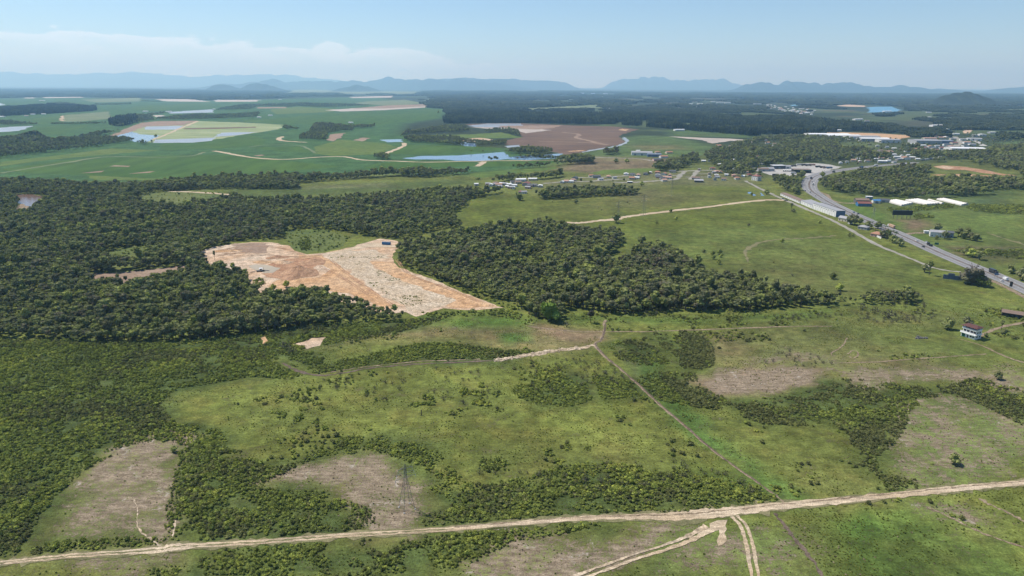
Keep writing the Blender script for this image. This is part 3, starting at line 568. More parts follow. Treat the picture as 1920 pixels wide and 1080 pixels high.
# ------------------------------------------------------------------ roads, tracks, ditches
ROADL = [(u, v, w*.84) for u, v, w in [(-60, 1061, 2.6), (0, 1056, 2.8), (60, 1050, 3), (130, 1043, 3), (220, 1037, 3), (300, 1031, 4.5), (325, 1026, 5.0), (400, 1022, 3.4), (480, 1017, 3.2), (560, 1011, 3.2), (650, 1004, 3), (740, 999, 3), (850, 992, 3), (940, 984, 3.2), (1050, 975, 3.4), (1120, 971, 3.6), (1200, 969, 4.6), (1270, 968, 7), (1340, 962, 7.5), (1400, 956, 6.6), (1460, 949, 5.2), (1560, 940, 4.8), (1660, 930, 4.6), (1760, 920, 4.8), (1800, 916, 5), (1860, 910, 4.4), (1925, 905, 4.2), (2020, 895, 4)]]
VERGE = [(u, v, w*1.28+1.2) for u, v, w in ROADL]
strip('road_verge', VERGE, 'worn_grass', 2, 0, .16)
strip('dirt_road', ROADL, 'sand_road', 3, 1.05, .07, 8)
strip('wheel_rut_ridge', [(u, v, .55) for u, v, w in ROADL[:13]], 'worn_grass', 4, 0, .5, 10, seed=3)
strip('wheel_rut', [(u, v, .7) for u, v, w in ROADL[12:]], 'track_earth', 4, 0, .5, 10, off=.9, seed=4)
b1 = [(1376, 968), (1392, 985), (1402, 1010), (1408, 1040), (1415, 1080), (1424, 1130)]
strip('dirt_track', [(u, v, 1.25) for u, v in b1], 'sand_road', 4, 2, .1, off=1.35)
strip('dirt_track', [(u, v, 1.45) for u, v in b1], 'sand_road', 4, 2, .1, off=-1.1)
b2 = [(1330, 990), (1300, 1006), (1262, 1022), (1200, 1042), (1140, 1063), (1080, 1086), (1030, 1110)]
strip('dirt_track', [(u, v, w) for (u, v), w in zip(b2, (3, 2.2, 1.6, 1.5, 1.4, 1.6, 2))], 'sand_road', 4, 2, .14, off=1.2)
strip('dirt_track', [(u, v, w) for (u, v), w in zip(b2, (3, 2.0, 1.2, 1.0, 1.3, 1.6, 2))], 'rubble', 4, 2, .14, off=-1.3)
strip('ditch', [(1135, 600, 1.73), (1130, 625, 1.87), (1125, 638, 1.87), (1115, 646, 1.87), (1130, 665, 1.58), (1160, 690, 1.44), (1200, 725, 1.37), (1240, 762, 1.30), (1285, 800, 1.22), (1330, 840, 1.08), (1370, 870, 1.01), (1420, 905, 0.94), (1455, 930, 0.86), (1472, 944, 0.86)], 'track_earth', 2, 1.6, .25)
strip('ditch', [(1137, 602, .9), (1132, 625, 1.0), (1127, 638, 1.0), (1117, 646, 1.0), (1132, 665, .9), (1162, 690, .9), (1202, 725, .9), (1242, 762, .8), (1287, 800, .7), (1332, 840, .7), (1372, 870, .6), (1422, 905, .6), (1457, 930, .6)], 'ditch_earth', 4, 1, .3)
strip('stony_creek', [(1115, 647, 2.5), (1090, 652, 3.5), (1040, 658, 4), (1000, 664, 4.5), (960, 671, 4.5), (930, 675, 3)], 'rubble', 2, 1.2, .25)
strip('stony_creek', [(930, 676, 3), (860, 679, 2.2), (800, 682, 2.0), (740, 686, 2.0), (690, 691, 1.6), (640, 700, 1.6), (604, 704, 1.8), (572, 700, 2), (546, 690, 2), (530, 681, 1.6)], 'ditch_earth', 2, 1.6, .3)
strip('stony_creek', [(900, 674, 1.6), (800, 677, 1.1), (720, 684, .9), (660, 692, 1.1), (620, 698, 1.8)], 'track_earth', 3, 1.2, .35)
strip('footpath', [(985, 611, 1.6), (1020, 616, 2.2), (1060, 620, 1.8), (1100, 622, 1.4), (1130, 622, 1.4), (1200, 622, 1.4), (1300, 619, 1.5), (1400, 615, 1.6), (1500, 612, 1.4), (1560, 612, 1.0)], 'track_earth', 2, 1.4, .25)
strip('dirt_track', [(1838, 632, 2.2), (1850, 624, 2.6), (1880, 613, 3), (1925, 604, 3.2), (1990, 596, 3.2)], 'track_earth', 2, 1.2)
strip('dirt_track', [(1800, 636, 1), (1840, 648, 1.4), (1870, 662, 2.0), (1900, 674, 2.2), (1930, 683, 2.2)], 'track_earth', 2, 1.2)
strip('footpath', [(1560, 681, .9), (1640, 679, 1.4), (1720, 673, 1.2), (1790, 668, 1.4), (1850, 664, 1.2)], 'track_earth', 2, 1.4, .25)
strip('footpath', [(1588, 634, .7), (1582, 645, .8), (1572, 655, .8), (1561, 660, .9), (1559, 666, .9), (1566, 668, .8)], 'track_earth', 2, 1.4, .25)
strip('footpath', [(1590, 664, .8), (1598, 658, .8), (1608, 660, .8), (1607, 668, .8), (1598, 672, .8), (1592, 668, .8)], 'track_earth', 2, 1.4, .25)
strip('ditch', [(1452, 962, 1.0), (1470, 985, 1.3), (1490, 1010, 1.4), (1510, 1035, 1.5), (1530, 1060, 1.6), (1552, 1100, 1.6)], 'ditch_earth', 2, 1.5, .25)
strip('ditch', [(1730, 948, .8), (1770, 965, 1.0), (1820, 990, 1.2), (1870, 1010, 1.3), (1940, 1034, 1.4)], 'track_earth', 2, 1.5, .3)
strip('dirt_track', [(1835, 935, 2), (1860, 948, 1.4), (1890, 962, 1.2), (1930, 982, 1.2)], 'track_earth', 2, 1.5, .3)
strip('sand_scar', [(300, 1024, .8), (283, 1012, .8), (262, 995, .5), (256, 975, .4), (258, 955, .4), (250, 938, .6), (240, 932, .8)], 'rubble', 2, 1, .5)
strip('sand_scar', [(323, 1010, .6), (326, 992, .7), (330, 975, .5)], 'rubble', 2, 1, .35)
strip('sand_road', [(1012, 414, 6), (1060, 417, 8), (1090, 418, 9), (1120, 414, 9), (1148, 412, 12), (1165, 408, 12), (1185, 405, 9), (1230, 399, 9), (1280, 393, 9), (1320, 389, 9), (1360, 383.5, 9), (1400, 378.5, 10), (1440, 375, 11), (1470, 375.5, 12)], 'sand_road', 2)
strip('footpath', [(1402, 492, 3), (1398, 478, 3), (1404, 465, 4), (1428, 454, 4), (1460, 449, 4), (1500, 447, 4), (1545, 444, 4), (1566, 441, 3)], 'worn_grass', 1, 1, .3)
strip('service_road', [(1398, 339, 6), (1410, 346, 6), (1440, 361, 6), (1470, 374, 6.5), (1500, 387, 6.5), (1530, 400, 6), (1560, 413, 5.5), (1600, 434, 5.5), (1640, 457, 5.5), (1680, 474, 5), (1720, 490, 4.5), (1750, 502, 4.2), (1780, 508, 4), (1802, 510, 4)], 'path_grey', 2)
strip('service_road', [(1854, 524, 4), (1870, 531, 5), (1900, 546, 5), (1940, 566, 5)], 'track_earth', 2)
strip('dirt_track', [(1531, 358, 5), (1545, 363, 5), (1552, 366, 5), (1558, 374, 6), (1575, 380, 6), (1592, 381, 8), (1604, 381, 10)], 'track_earth', 2)
strip('dirt_track', [(1696, 440, 7), (1712, 437, 6), (1738, 437, 5)], 'track_earth', 2)
strip('dirt_track', [(1850, 436, 4), (1880, 446, 4), (1930, 462, 4)], 'worn_grass', 1, 1, .3)
HWY = [(2030, 594), (1920, 541), (1863, 516), (1815, 496.5), (1760, 473.2), (1720, 454.8), (1680, 437), (1640, 420), (1597, 400.5), (1572, 388.5), (1551, 377.5), (1533, 366), (1521, 357), (1517, 348), (1519, 340), (1527, 331.5), (1545, 325), (1570, 320), (1600, 316), (1640, 311.5), (1680, 308), (1720, 304.5)]
HW_W = [21]*11+[23, 25, 27, 28, 28, 26, 24, 22, 20, 18, 17]
strip('highway', [(u, v, w) for (u, v), w in zip(HWY, HW_W)], 'asphalt', 3, 1.15, .0, 8)
strip('median', [(u, v, 2.0) for u, v in HWY], 'ditch_earth', 4, 1, .12, 8)
for s in (-1, 1):
    for k, (dd, ww) in enumerate(((0.17, .22), (0.43, .28))):
        strip('lane_marking', [(u, v, ww) for u, v in HWY], 'line_white', 5, 0, 0, 8, off=s*dd*20.5)
strip('town_road', [(1760, 289, 12), (1775, 284, 14), (1790, 275, 16), (1799, 267, 18), (1797, 262, 16), (1790, 256, 14)], 'path_grey', 3)
field('parking_lot', [(1823, 264), (1832, 263.5), (1846, 271), (1856, 277), (1848, 281), (1840, 274), (1834, 268)], 'concrete', 3)
strip('town_road', [(1811, 250, 22), (1815, 245, 30), (1811, 240, 30), (1818, 236, 30), (1828, 230.5, 30)], 'sand_pit', 3)
for L in ([(1150, 341.5, 10), (1181, 342.5, 10), (1210, 340.5, 10), (1240, 338.5, 9), (1262, 337, 9), (1270, 334, 9), (1277, 327, 9), (1284, 321, 8)], [(1018, 344, 8), (1060, 341, 8), (1100, 340, 9), (1140, 337.5, 10), (1165, 336, 9), (1185, 336, 8)], [(1270, 321.5, 10), (1300, 320, 12), (1325, 319.5, 9), (1345, 319.5, 8)], [(1294, 337, 8), (1300, 330, 9), (1306, 323, 10), (1309, 319, 10)], [(1228, 330, 6), (1255, 329.5, 6), (1273, 328.5, 6)], [(1303, 326, 6), (1330, 326, 6)], [(1285, 332, 6), (1326, 332, 6)], [(1080, 333, 10), (1110, 333, 8), (1140, 332, 8), (1180, 329, 8)]):
    strip('village_street', L, 'path_grey', 2)
strip('farm_track', [(400, 283, 14), (436, 289, 14), (470, 295, 12), (530, 299, 12), (600, 294.5, 12), (645, 294, 12), (680, 300, 12), (740, 302, 10), (800, 304, 10), (900, 302, 9), (1000, 301, 9), (1060, 300, 8)], 'sand_road', 3)
strip('farm_track', [(0, 325, 12), (60, 315, 12), (130, 304, 14), (200, 294, 14), (300, 295, 9), (360, 292, 9), (384, 285, 12)], 'crop_dull', 3)
strip('farm_track', [(530, 256, 12), (523, 260, 18), (530, 264, 16), (575, 267, 10)], 'sand_road', 3)
strip('farm_track', [(756, 268, 14), (758, 273, 14), (740, 281, 14), (720, 289, 14)], 'sand_road', 3)
strip('farm_track', [(895, 312, 14), (902, 307, 14), (908, 303, 14)], 'sand_road', 3)
strip('farm_track', [(465, 276, 10), (500, 272, 10), (560, 273, 10), (582, 281, 10), (590, 287, 8)], 'crop_dull', 3)
strip('farm_track', [(1110, 295, 12), (1150, 296, 12), (1200, 298, 10), (1225, 302, 8)], 'path_grey', 2)
field('bare_sand', [(205, 312), (215, 310), (245, 311), (240, 313)], 'plough_pale', 2)
field('bare_sand', [(240, 326), (275, 322), (292, 321), (280, 324)], 'plough_pale', 2)
field('bare_sand', [(150, 325), (185, 321), (196, 320), (190, 323)], 'plough_pale', 2)
field('bare_sand', [(475, 292), (490, 290), (497, 291), (485, 293)], 'plough_pale', 2)
field('bare_sand', [(112, 226), (116, 217), (120, 217), (119, 227)], 'sand_pit', 2)
# ------------------------------------------------------------------ hills
def ridge(name, prof, D, wy, mat='hill_wood', n=160, seed=0, rough=.16):
    """a range of hills: crest line (u, v) seen at distance D metres, wy deep"""
    pr = np.array(prof, float); u = np.linspace(pr[0, 0], pr[-1, 0], n); v = np.interp(u, pr[:, 0], pr[:, 1])
    xs = []; hs = []
    for a, b in zip(u, v):
        d = _f+(a-960)/FPX*_r+(540-b)/FPX*_u; k = D/d[1]; xs.append(d[0]*k); hs.append(max(0.0, CAM_H+d[2]*k))
    xs = np.array(xs); hs = np.array(hs); hs = hs*(1+rough*(vnoise(xs, xs*0, D*0.012, seed)-0.5)+rough*(vnoise(xs, xs*0, D*0.005, seed+5)-0.5))
    en = np.minimum(np.arange(n), np.arange(n)[::-1])/(n*0.10); hs = hs*np.clip(en, 0, 1)**1.4-20*(en == 0)
    yy = np.linspace(-1, 1, 26); V = []; F = []
    for j, q in enumerate(yy):
        y = D+q*wy*1.6
        for i in range(n):
            r = vnoise(xs[i:i+1]+q*wy*.3, np.array([y]), wy*0.35, seed+3)[0]
            g = math.exp(-(q*1.9)**2)
            r2 = vnoise(xs[i:i+1], np.array([y]), wy*0.12, seed+7)[0]; V.append((xs[i]*(1+q*wy*1.6/D*0.3), y, hs[i]*g*(1-0.6*(1-g)*(r-0.2)-0.22*(1-g)*r2) - 4))
    for j in range(len(yy)-1):
        for i in range(n-1): a = j*n+i; F.append((a, a+1, a+n+1, a+n))
    return put(name, mesh(name, V, F, True), mat, kind='structure')
ridge('mountain', [(-420, 154.2), (-250, 139.2), (-100, 132.4), (0, 135.1), (40, 137.2), (100, 139.9), (150, 137.8), (200, 137.8), (260, 134.4), (310, 139.2), (360, 142.6), (420, 140.6), (470, 139.2), (530, 138.5), (560, 143.2), (620, 149.4), (700, 154.2), (760, 159.6)], 48000, 4200, seed=1)
ridge('mountain', [(700, 158), (760, 150), (850, 146), (950, 148), (1040, 152), (1100, 158)], 34000, 2500, seed=9)
ridge('hill', [(340, 172), (380, 163), (420, 157), (450, 158), (480, 154), (510, 149), (545, 154), (575, 151), (600, 150), (640, 152), (690, 153), (725, 146), (760, 148), (800, 150), (830, 149), (860, 148), (890, 152), (930, 154), (965, 160), (1010, 165), (1040, 172)], 30000, 2600, seed=2, rough=.3)
ridge('hill', [(362, 178), (385, 171), (402, 160), (418, 157), (434, 161), (450, 167), (466, 158), (482, 155), (500, 158), (522, 165), (545, 171), (575, 178)], 20000, 900, seed=3)
ridge('hill', [(590, 178), (620, 171), (645, 163), (670, 158.5), (690, 162), (715, 170), (745, 178)], 20000, 900, seed=4)
ridge('mountain', [(1118, 166.0), (1140, 155.1), (1160, 149.2), (1180, 146.7), (1205, 145.0), (1225, 144.6), (1245, 145.8), (1262, 150.0), (1290, 150.0), (1310, 150.0), (1335, 149.2), (1355, 149.6), (1375, 155.9), (1395, 159.3), (1420, 166.0)], 42000, 3000, seed=5, rough=.22)
ridge('hill', [(1360, 168), (1400, 158), (1430, 156), (1460, 159), (1475, 154.5), (1490, 151), (1500, 154), (1508, 152.5), (1520, 156), (1545, 157.5), (1565, 158), (1590, 155), (1610, 159), (1635, 164), (1660, 162.5), (1690, 161), (1720, 165), (1735, 163.5), (1760, 168)], 26000, 1800, seed=6, rough=.35)
ridge('hill', [(1730, 170), (1760, 165.5), (1790, 168), (1810, 171)], 27000, 1000, seed=7)
ridge('hill', [(1850, 170), (1880, 166), (1920, 163), (1990, 162), (2060, 168)], 27000, 1500, seed=8)
ridge('hill', [(1725, 199), (1750, 190), (1775, 178), (1790, 174), (1812, 172.5), (1835, 176), (1855, 185), (1875, 192), (1900, 198)], 7000, 330, seed=10)
for L in ([(392, 474), (430, 466), (480, 462), (530, 466), (570, 478)], [(400, 482), (440, 476), (500, 478), (560, 482), (605, 478)], [(405, 470), (440, 468), (470, 470), (455, 474), (420, 476)], [(618, 486), (660, 520), (700, 548), (740, 575)], [(742, 486), (770, 516), (830, 538), (900, 566)], [(600, 500), (640, 520), (690, 552)]):
    for o_ in (-1.1, 1.1): strip('wheel_rut', [(u, v, .9) for u, v in L], 'spoil', 6, 0, .4, 8, off=o_)
# ------------------------------------------------------------------ buildings
ORD = ['first', 'second', 'third', 'fourth', 'fifth', 'sixth', 'seventh', 'eighth', 'ninth', 'tenth', 'eleventh', 'twelfth', 'thirteenth', 'fourteenth', 'fifteenth', 'sixteenth', 'seventeenth', 'eighteenth', 'nineteenth', 'twentieth']
ORD += ['twenty '+o_ for o_ in ORD[:9]]+['thirtieth']+['thirty '+o_ for o_ in ORD[:9]]
def quadmesh(name, V, F): return mesh(name, V, F)
def prism(w, d, h, rise, kind, over=0.5, t=0.22):
    """walls and roof meshes of a small building: gable, hip, shed or flat"""
    x, y = w/2, d/2
    W_ = MB(); W_.box((0, 0, -0.3), (w, d, h+0.3))
    if kind == 'gable': W_.add([(-x, -y, h), (-x, y, h), (-x, 0, h+rise)], [(0, 2, 1)]); W_.add([(x, -y, h), (x, y, h), (x, 0, h+rise)], [(0, 1, 2)])
    X, Y = x+over, y+over; b = h-rise*over/max(y, .1)*0.9+0.02
    if kind == 'gable': T = [(-X, -Y, b), (X, -Y, b), (X, 0, h+rise), (-X, 0, h+rise), (-X, Y, b), (X, Y, b)]; F = [(0, 1, 2, 3), (3, 2, 5, 4)]
    elif kind == 'hip': q = max(X-Y, .3); T = [(-X, -Y, b), (X, -Y, b), (X, Y, b), (-X, Y, b), (-q, 0, h+rise), (q, 0, h+rise)]; F = [(0, 1, 5, 4), (1, 2, 5), (2, 3, 4, 5), (3, 0, 4)]
    elif kind == 'shed': T = [(-X, -Y, h+.03), (X, -Y, h+.03), (X, Y, h+rise), (-X, Y, h+rise)]; F = [(0, 1, 2, 3)]; W_.add([(-x, y-.05, h), (x, y-.05, h), (x, y-.05, h+rise*.9), (-x, y-.05, h+rise*.9)], [(0, 1, 2, 3)])
    else: T = [(-X, -Y, h+.03), (X, -Y, h+.03), (X, Y, h+.03), (-X, Y, h+.03)]; F = [(0, 1, 2, 3)]
    R_ = MB(); n = len(T); R_.add(T+[(a, b_, c+t) for a, b_, c in T], [tuple(f[::-1]) for f in F]+[tuple(i+n for i in f) for f in F])
    from collections import Counter
    E = Counter(tuple(sorted((f[i], f[(i+1) % len(f)]))) for f in F for i in range(len(f)))
    R_.F += [[a, b_, b_+n, a+n] for f in F for a, b_ in [(f[i], f[(i+1) % len(f)]) for i in range(len(f))] if E[tuple(sorted((a, b_)))] == 1]; R_.sh += [.5]*(len(R_.F)-len(R_.sh))
    return W_.build('wall'), R_.build('roof')
WIN = {}
def panel(name, w, h, t=0.08):
    key = (name, round(w, 1), round(h, 1))
    if key not in WIN: b = MB(); b.box((0, 0, 0), (w, t, h)); WIN[key] = b.build(name)
    return WIN[key]
def on_wall(parent, name, mat, w, h, x, y, z, rz=0):
    o = put(name, panel(name, w, h), None, parent); o.location = (x, y, z); o.rotation_euler = (0, 0, rz)
    if not o.data.materials: o.data.materials.append(MAT[mat])
    return o
HOUSES = []
def building(name, u, v, w, d, h, rz, roof='orange_tile', wall='white_wall', kind='gable', rise=1.6, wins=None, at=None, over=0.5):
    """one house; u, v is the middle of its picture"""
    if at is None:
        m = mpp(u, v); p = G(u, v+0.42*(h+rise)/m)
    else: p = np.array(at)
    q = max(w, d)*.6+3; dn = p/np.hypot(*p); tn = np.array([-dn[1], dn[0]]); CLEAR.append(np.array([p+dn*q*.7+tn*q, p+dn*q*.7-tn*q, p-dn*(q+16)-tn*q, p-dn*(q+16)+tn*q]))
    e = empty(name, (p[0], p[1], float(gz(p[0], p[1]))), R(rz)); wm, rm = prism(w, d, h, rise, kind, over)
    put('wall', wm, wall, e); put('roof', rm, roof, e)
    dist = np.hypot(*p)
    if wins is None: wins = dist < 1700
    if wins:
        n = max(1, int(w/3.6)); fl = max(1, int(h/2.9))
        for f in range(fl):
            for i in range(n):
                x = -w/2+(i+.5)*w/n
                if f == 0 and i == n//2: on_wall(e, 'door', 'wood_grey', 1.0, 2.1, x, -d/2-.03, 0); continue
                on_wall(e, 'window', 'glass_dark', 1.3, 1.1, x, -d/2-.03, f*2.9+1.0)
        for f in range(fl): on_wall(e, 'window', 'glass_dark', 1.2, 1.1, w/2+.03, 0, f*2.9+1.0, R(90)); on_wall(e, 'window', 'glass_dark', 1.2, 1.1, -w/2-.03, 0, f*2.9+1.0, R(90))
    return e
RC = dict(orange_tile='orange tiled', red_tile='dark red roofed', salmon_tile='salmon roofed', white_roof='white roofed', grey_roof='grey roofed', dark_roof='dark slate roofed', brown_roof='brown roofed')
def cluster(place, group, items, cat='house', name='house', size=(9, 7, 3.0)):
    """items: u, v, roof, (scale), (rotation); labels count each roof colour from the left"""
    by = {}
    for it in items: by.setdefault(it[2], []).append(it)
    for rf, L in by.items():
        L.sort(key=lambda t_: t_[0])
        for i, it in enumerate(L):
            k = it[3] if len(it) > 3 else 1.0; rz = it[4] if len(it) > 4 else random.choice((-20, -12, 15, 70, 80, 5)); r_ = random.random()
            wall = 'white_wall' if r_ < .5 else ('cream_wall' if r_ < .72 else ('pink_wall' if r_ < .82 else 'grey_wall'))
            e = building(name, it[0], it[1], size[0]*k*random.uniform(.9, 1.15), size[1]*k*random.uniform(.9, 1.1), size[2]*(1 if k < 1.6 else 1.3), rz, rf, wall, random.choice(('gable', 'gable', 'hip')) if rf not in ('white_roof', 'grey_roof') else 'gable', 1.1 if rf in ('white_roof', 'grey_roof') else 1.9)
            lb = f'{RC[rf]} {cat} {place}' if len(L) == 1 else (f'{RC[rf]} {cat} {place}, leftmost of {len(L)}' if i == 0 else (f'{RC[rf]} {cat} {place}, rightmost of {len(L)}' if i == len(L)-1 else f'{RC[rf]} {cat} {place}, {ORD[i]} of {len(L)} from left'))
            if len(L) == 1: lb = 'only '+lb
            tag(e, lb, cat, group)
o, w, g, dk, sa, rd, br = 'orange_tile', 'white_roof', 'grey_roof', 'dark_roof', 'salmon_tile', 'red_tile', 'brown_roof'
cluster('in the tight settlement behind the wood', 'houses of the tight settlement behind the wood', [(976, 337.5, w, 1.7, 10), (998, 336, w, 1.5, 8), (987, 345, rd, 1.6, 75), (990, 351.5, g, 1.0, -20), (893, 346, w, .7), (915, 345, g), (921, 347, w, .8), (927, 346, g), (930, 343.5, br), (935, 346.5, sa), (941, 344.5, w, .8), (947, 345, g, .9), (955, 346.5, w, .8), (962, 341.5, dk), (958, 351.5, g, .9), (965, 348, w, .9), (971, 342, br), (982, 360.5, g, .9), (976, 360, rd, .7), (1013, 349, w, .9), (1003, 347.5, dk, .8), (938, 350, g, .8), (951, 350, w, .6), (963, 352, w, .6), (994, 348, dk)], size=(10, 8, 3.2))
cluster('along the street beyond the oval grove', 'houses along the street beyond the oval grove', [(1078, 333.5, dk, 1.3), (1075, 337.5, sa, 1.1, 5), (1054, 341.5, w, .9), (1062, 340, sa, 1.0), (1070, 340.5, w, 1.1), (1108, 329.5, o, .9), (1118, 331, dk, 1.5), (1126, 336, g, 1.1), (1141, 331, sa, 1.1), (1152, 333, g, .8), (1174, 326.5, w, 1.3), (1186, 327, dk, 1.2), (1197, 328, sa, 1.1), (1185, 334, o, 1.0), (1194, 333.5, w, 1.1)])
cluster('in the new streets above the pasture', 'houses in the new streets above the pasture', [(1211, 326, dk, 1.1), (1219, 324, w, .9), (1233, 323, o, 1.1), (1245, 326, o, 1.2, 60), (1261, 321.5, dk, 1.4), (1233, 328.5, g, 1.2), (1235, 332, dk, 1.2), (1251, 333, sa, 1.5), (1245, 338, sa, 1.1), (1242, 334.5, dk, 1.0), (1305, 334, br, 1.5), (1311, 318, g, .8), (1256, 328, sa, .7)])
cluster('among the trees near the highway bend', 'houses among the trees near the highway bend', [(1336, 316, rd, 1.3), (1343, 329, w, 1.0), (1344, 321.5, sa, 1.1), (1351, 323, sa, 1.0), (1382, 334, o, 1.1), (1387, 324.5, sa, 1.1), (1350, 309, w, 1.5), (1358, 311, g, 1.0), (1367, 313, sa, 1.0), (1319, 302, w, 1.2), (1330, 301.5, dk, 1.0), (1363, 296.5, w, .9), (1382, 295.7, w, .8), (1415, 297, w, 1.5), (1421, 294, rd, 1.1), (1414, 317.6, g, 1.6), (1447, 299, w, .8), (1436, 301, g, 1.2), (1345, 332, g, 1.0), (1399, 323, br, 1.0), (1340, 336, dk, .8), (1330, 331.5, g, .8), (1441, 299.5, w, .8)])
cluster('left of the truck yard', 'houses in the garden belt left of the truck yard', [(1395, 311, w, .9), (1404, 306, sa, 1.0), (1376, 318.5, g, .9), (1362, 328, w, .8), (1357, 336, br, .9), (1372, 323, w, .9), (1425, 308, w, .8), (1338, 323.5, g, .9), (1330, 326, br, .8), (1376, 329, sa, .9), (1393, 330.5, w, .7), (1405, 328, rd, .9), (1386, 304, g, 1.0), (1375, 300, w, .9), (1398, 288, w, 1.1), (1413, 288.5, br, 1.0), (1460, 288, sa, 1.1), (1478, 281, o, 1.2), (1490, 284, w, 1.0), (1505, 287, g, 1.0), (1528, 290, w, 1.0), (1545, 283, br, 1.1), (1560, 295, w, .9), (1580, 299, sa, 1.0), (1608, 298, w, 1.0), (1630, 296, g, 1.2)])
cluster('beside the brown river', 'houses beside the brown river', [(1347, 273, o, 1.5), (1349, 277, rd, 1.5), (1370, 274, br, 1.3), (1440, 268, o, 1.7), (1447, 275, w, 1.7), (1436, 263, rd, 1.4), (1452, 270, br, 1.2), (1409, 277, w, 1.0)])
cluster('of the riverside farm', 'buildings of the riverside farm', [(1233, 285.5, o, 1.5, 10), (1254, 286, o, 1.7, 10), (1244, 294, o, 2.0, 10), (1232, 299.5, dk, 2.0, 5), (1196, 283, w, 1.2)])
cluster('in the hamlet before the town', 'houses in the roadside hamlet before the town', [(1597, 292, w, 1.0), (1643, 291, w, 1.0), (1652, 283, br, 1.5), (1664, 285.5, sa, 2.0), (1674, 290.5, w, 1.3), (1682, 295, w, 1.4), (1691, 293, w, .9), (1698, 297, o, 2.0), (1710, 296, w, 1.1), (1618, 290, sa, .9), (1654, 303.5, w, 1.6), (1685, 299, g, 1.3), (1668, 297, g, 1.2), (1620, 278, br, 1.2), (1702, 292, w, .8)], size=(11, 8, 3.5))
cluster('along the highway beyond the bend', 'houses along the highway beyond the bend', [(1576, 306, w, .9), (1588, 304, g, .9), (1600, 301, sa, .9), (1612, 303, w, .8), (1626, 302, br, .9), (1640, 299, w, 1.0), (1652, 297, sa, .9), (1664, 302, w, 1.0), (1676, 304, g, .9), (1720, 299, w, .9), (1716, 288, g, 1.0), (1700, 284, w, 1.0), (1690, 281, sa, 1.0), (1676, 279, w, 1.1), (1662, 276, g, 1.1), (1645, 274, w, 1.0), (1630, 271, br, 1.0)], size=(11, 8, 3.5))
TW = [(1720, 281, 'o'), (1728, 274, 'w'), (1736, 279, 'r'), (1745, 276, 'o'), (1752, 280, 'd'), (1760, 275, 'g'), (1768, 279, 'r'), (1775, 272, 'd'), (1782, 276, 's'), (1788, 269, 'r'), (1780, 265, 'd'), (1786, 261, 'g'), (1774, 258, 'w'), (1792, 252, 'w'), (1805, 262, 'g'), (1812, 268, 's'), (1818, 261, 'w'), (1822, 272, 'g'), (1708, 271, 'w'), (1740, 268, 'g'), (1756, 257, 'o'), (1766, 259, 's'), (1778, 254, 'g'), (1744, 283, 'd'), (1757, 284, 'r'), (1767, 285, 'g'), (1776, 281, 'o'), (1800, 279, 'g'), (1810, 274, 'd')]
cluster('in the small town by the highway', 'houses in the small town by the highway', [(a, b, dict(o=o, w=w, g=g, r=rd, d=dk, s=sa)[c], 1.7) for a, b, c in TW], size=(11, 9, 4))
cluster('scattered in the woods behind the town', 'houses scattered in the woods behind the town', [(1603, 231, w, 1.6), (1612, 230, g, 1.6), (1640, 231, w, 1.6), (1644, 236, w, 1.5), (1658, 237, w, 1.5), (1678, 240.5, w, 1.4), (1756, 250, w, 2.0), (1743, 242, g, 1.6), (1762, 241, g, 1.6), (1775, 243, w, 1.6), (1841, 253.5, w, 2.4), (1850, 222, w, 2.4), (1741, 211, w, 2.2), (1626, 227, br, 1.6), (1859, 249, w, 1.6), (1828, 255, w, 1.7)], size=(13, 9, 4))
# industrial sheds
def shed(u, v, w, d, h, rz, roof, wall, label, cat='warehouse', name='warehouse', kind='gable', rise=2.0, group=None, door=True):
    e = building(name, u, v, w, d, h, rz, roof, wall, kind, rise, False)
    if door:
        n = max(1, int(w/14))
        for i in range(n): on_wall(e, 'loading_door', 'panel_grey', 4.2, min(4.0, h*.75), -w/2+(i+.5)*w/n, -d/2-.05, 0)
    return tag(e, label, cat, group)
shed(1203, 287.5, 52, 40, 7, -8, 'grey_roof', 'white_wall', 'largest pale grey roofed farm warehouse beside the ploughed field')
shed(1226, 291, 34, 20, 6, -4, 'panel_grey', 'blue_dull', 'blue grey farm shed right of the largest farm warehouse')
shed(1458, 313.5, 27, 16, 7, 6, 'white_roof', 'dark_roof', 'dark walled truck stop building under a flat white roof', 'building', 'truck_stop_building', 'flat', .3)
shed(1438, 318, 26, 14, 5.5, 4, 'grey_roof', 'grey_wall', 'low grey shed at the left end of the truck yard')
shed(1430, 318.5, 22, 12, 5, 2, 'brown_roof', 'grey_wall', 'low brown shed left of the grey truck yard shed')
shed(1475, 313.5, 14, 12, 5, 4, 'grey_roof', 'white_wall', 'pale shed right of the dark truck stop building')
e = shed(1502, 321, 34, 20, 6.5, -6, 'brown_roof', 'black_paint', 'dark fuel station canopy with brown roof in the truck yard', 'fuel station', 'fuel_station', 'flat', .4, None, False)
for sx_ in (-1, 1): on_wall(e, 'sign_band', 'sign_green', 33, 1.2, 0, sx_*10.6, 5.6)
shed(1550, 253.5, 140, 62, 9, -3, 'white_roof', 'white_wall', 'long white factory hall at the left of the sandy works')
shed(1578, 256, 110, 60, 9, -3, 'white_roof', 'grey_wall', 'white factory hall in the middle of the sandy works')
shed(1615, 258.5, 100, 60, 10, -3, 'grey_roof', 'white_wall', 'grey factory hall right of the two white halls')
shed(1636, 262, 90, 45, 9, -3, 'white_roof', 'grey_wall', 'pale factory hall nearest the wood by the sandy works')
shed(1664, 264.5, 60, 45, 9, -3, 'grey_roof', 'white_wall', 'grey factory hall at the right end of the sandy works')
shed(1733, 266, 75, 62, 10, -6, 'grey_roof', 'grey_wall', 'large grey factory hall at the left edge of the town')
shed(1761, 266.5, 62, 45, 9, -6, 'panel_grey', 'blue_dull', 'blue grey factory hall beside the large grey town hall')
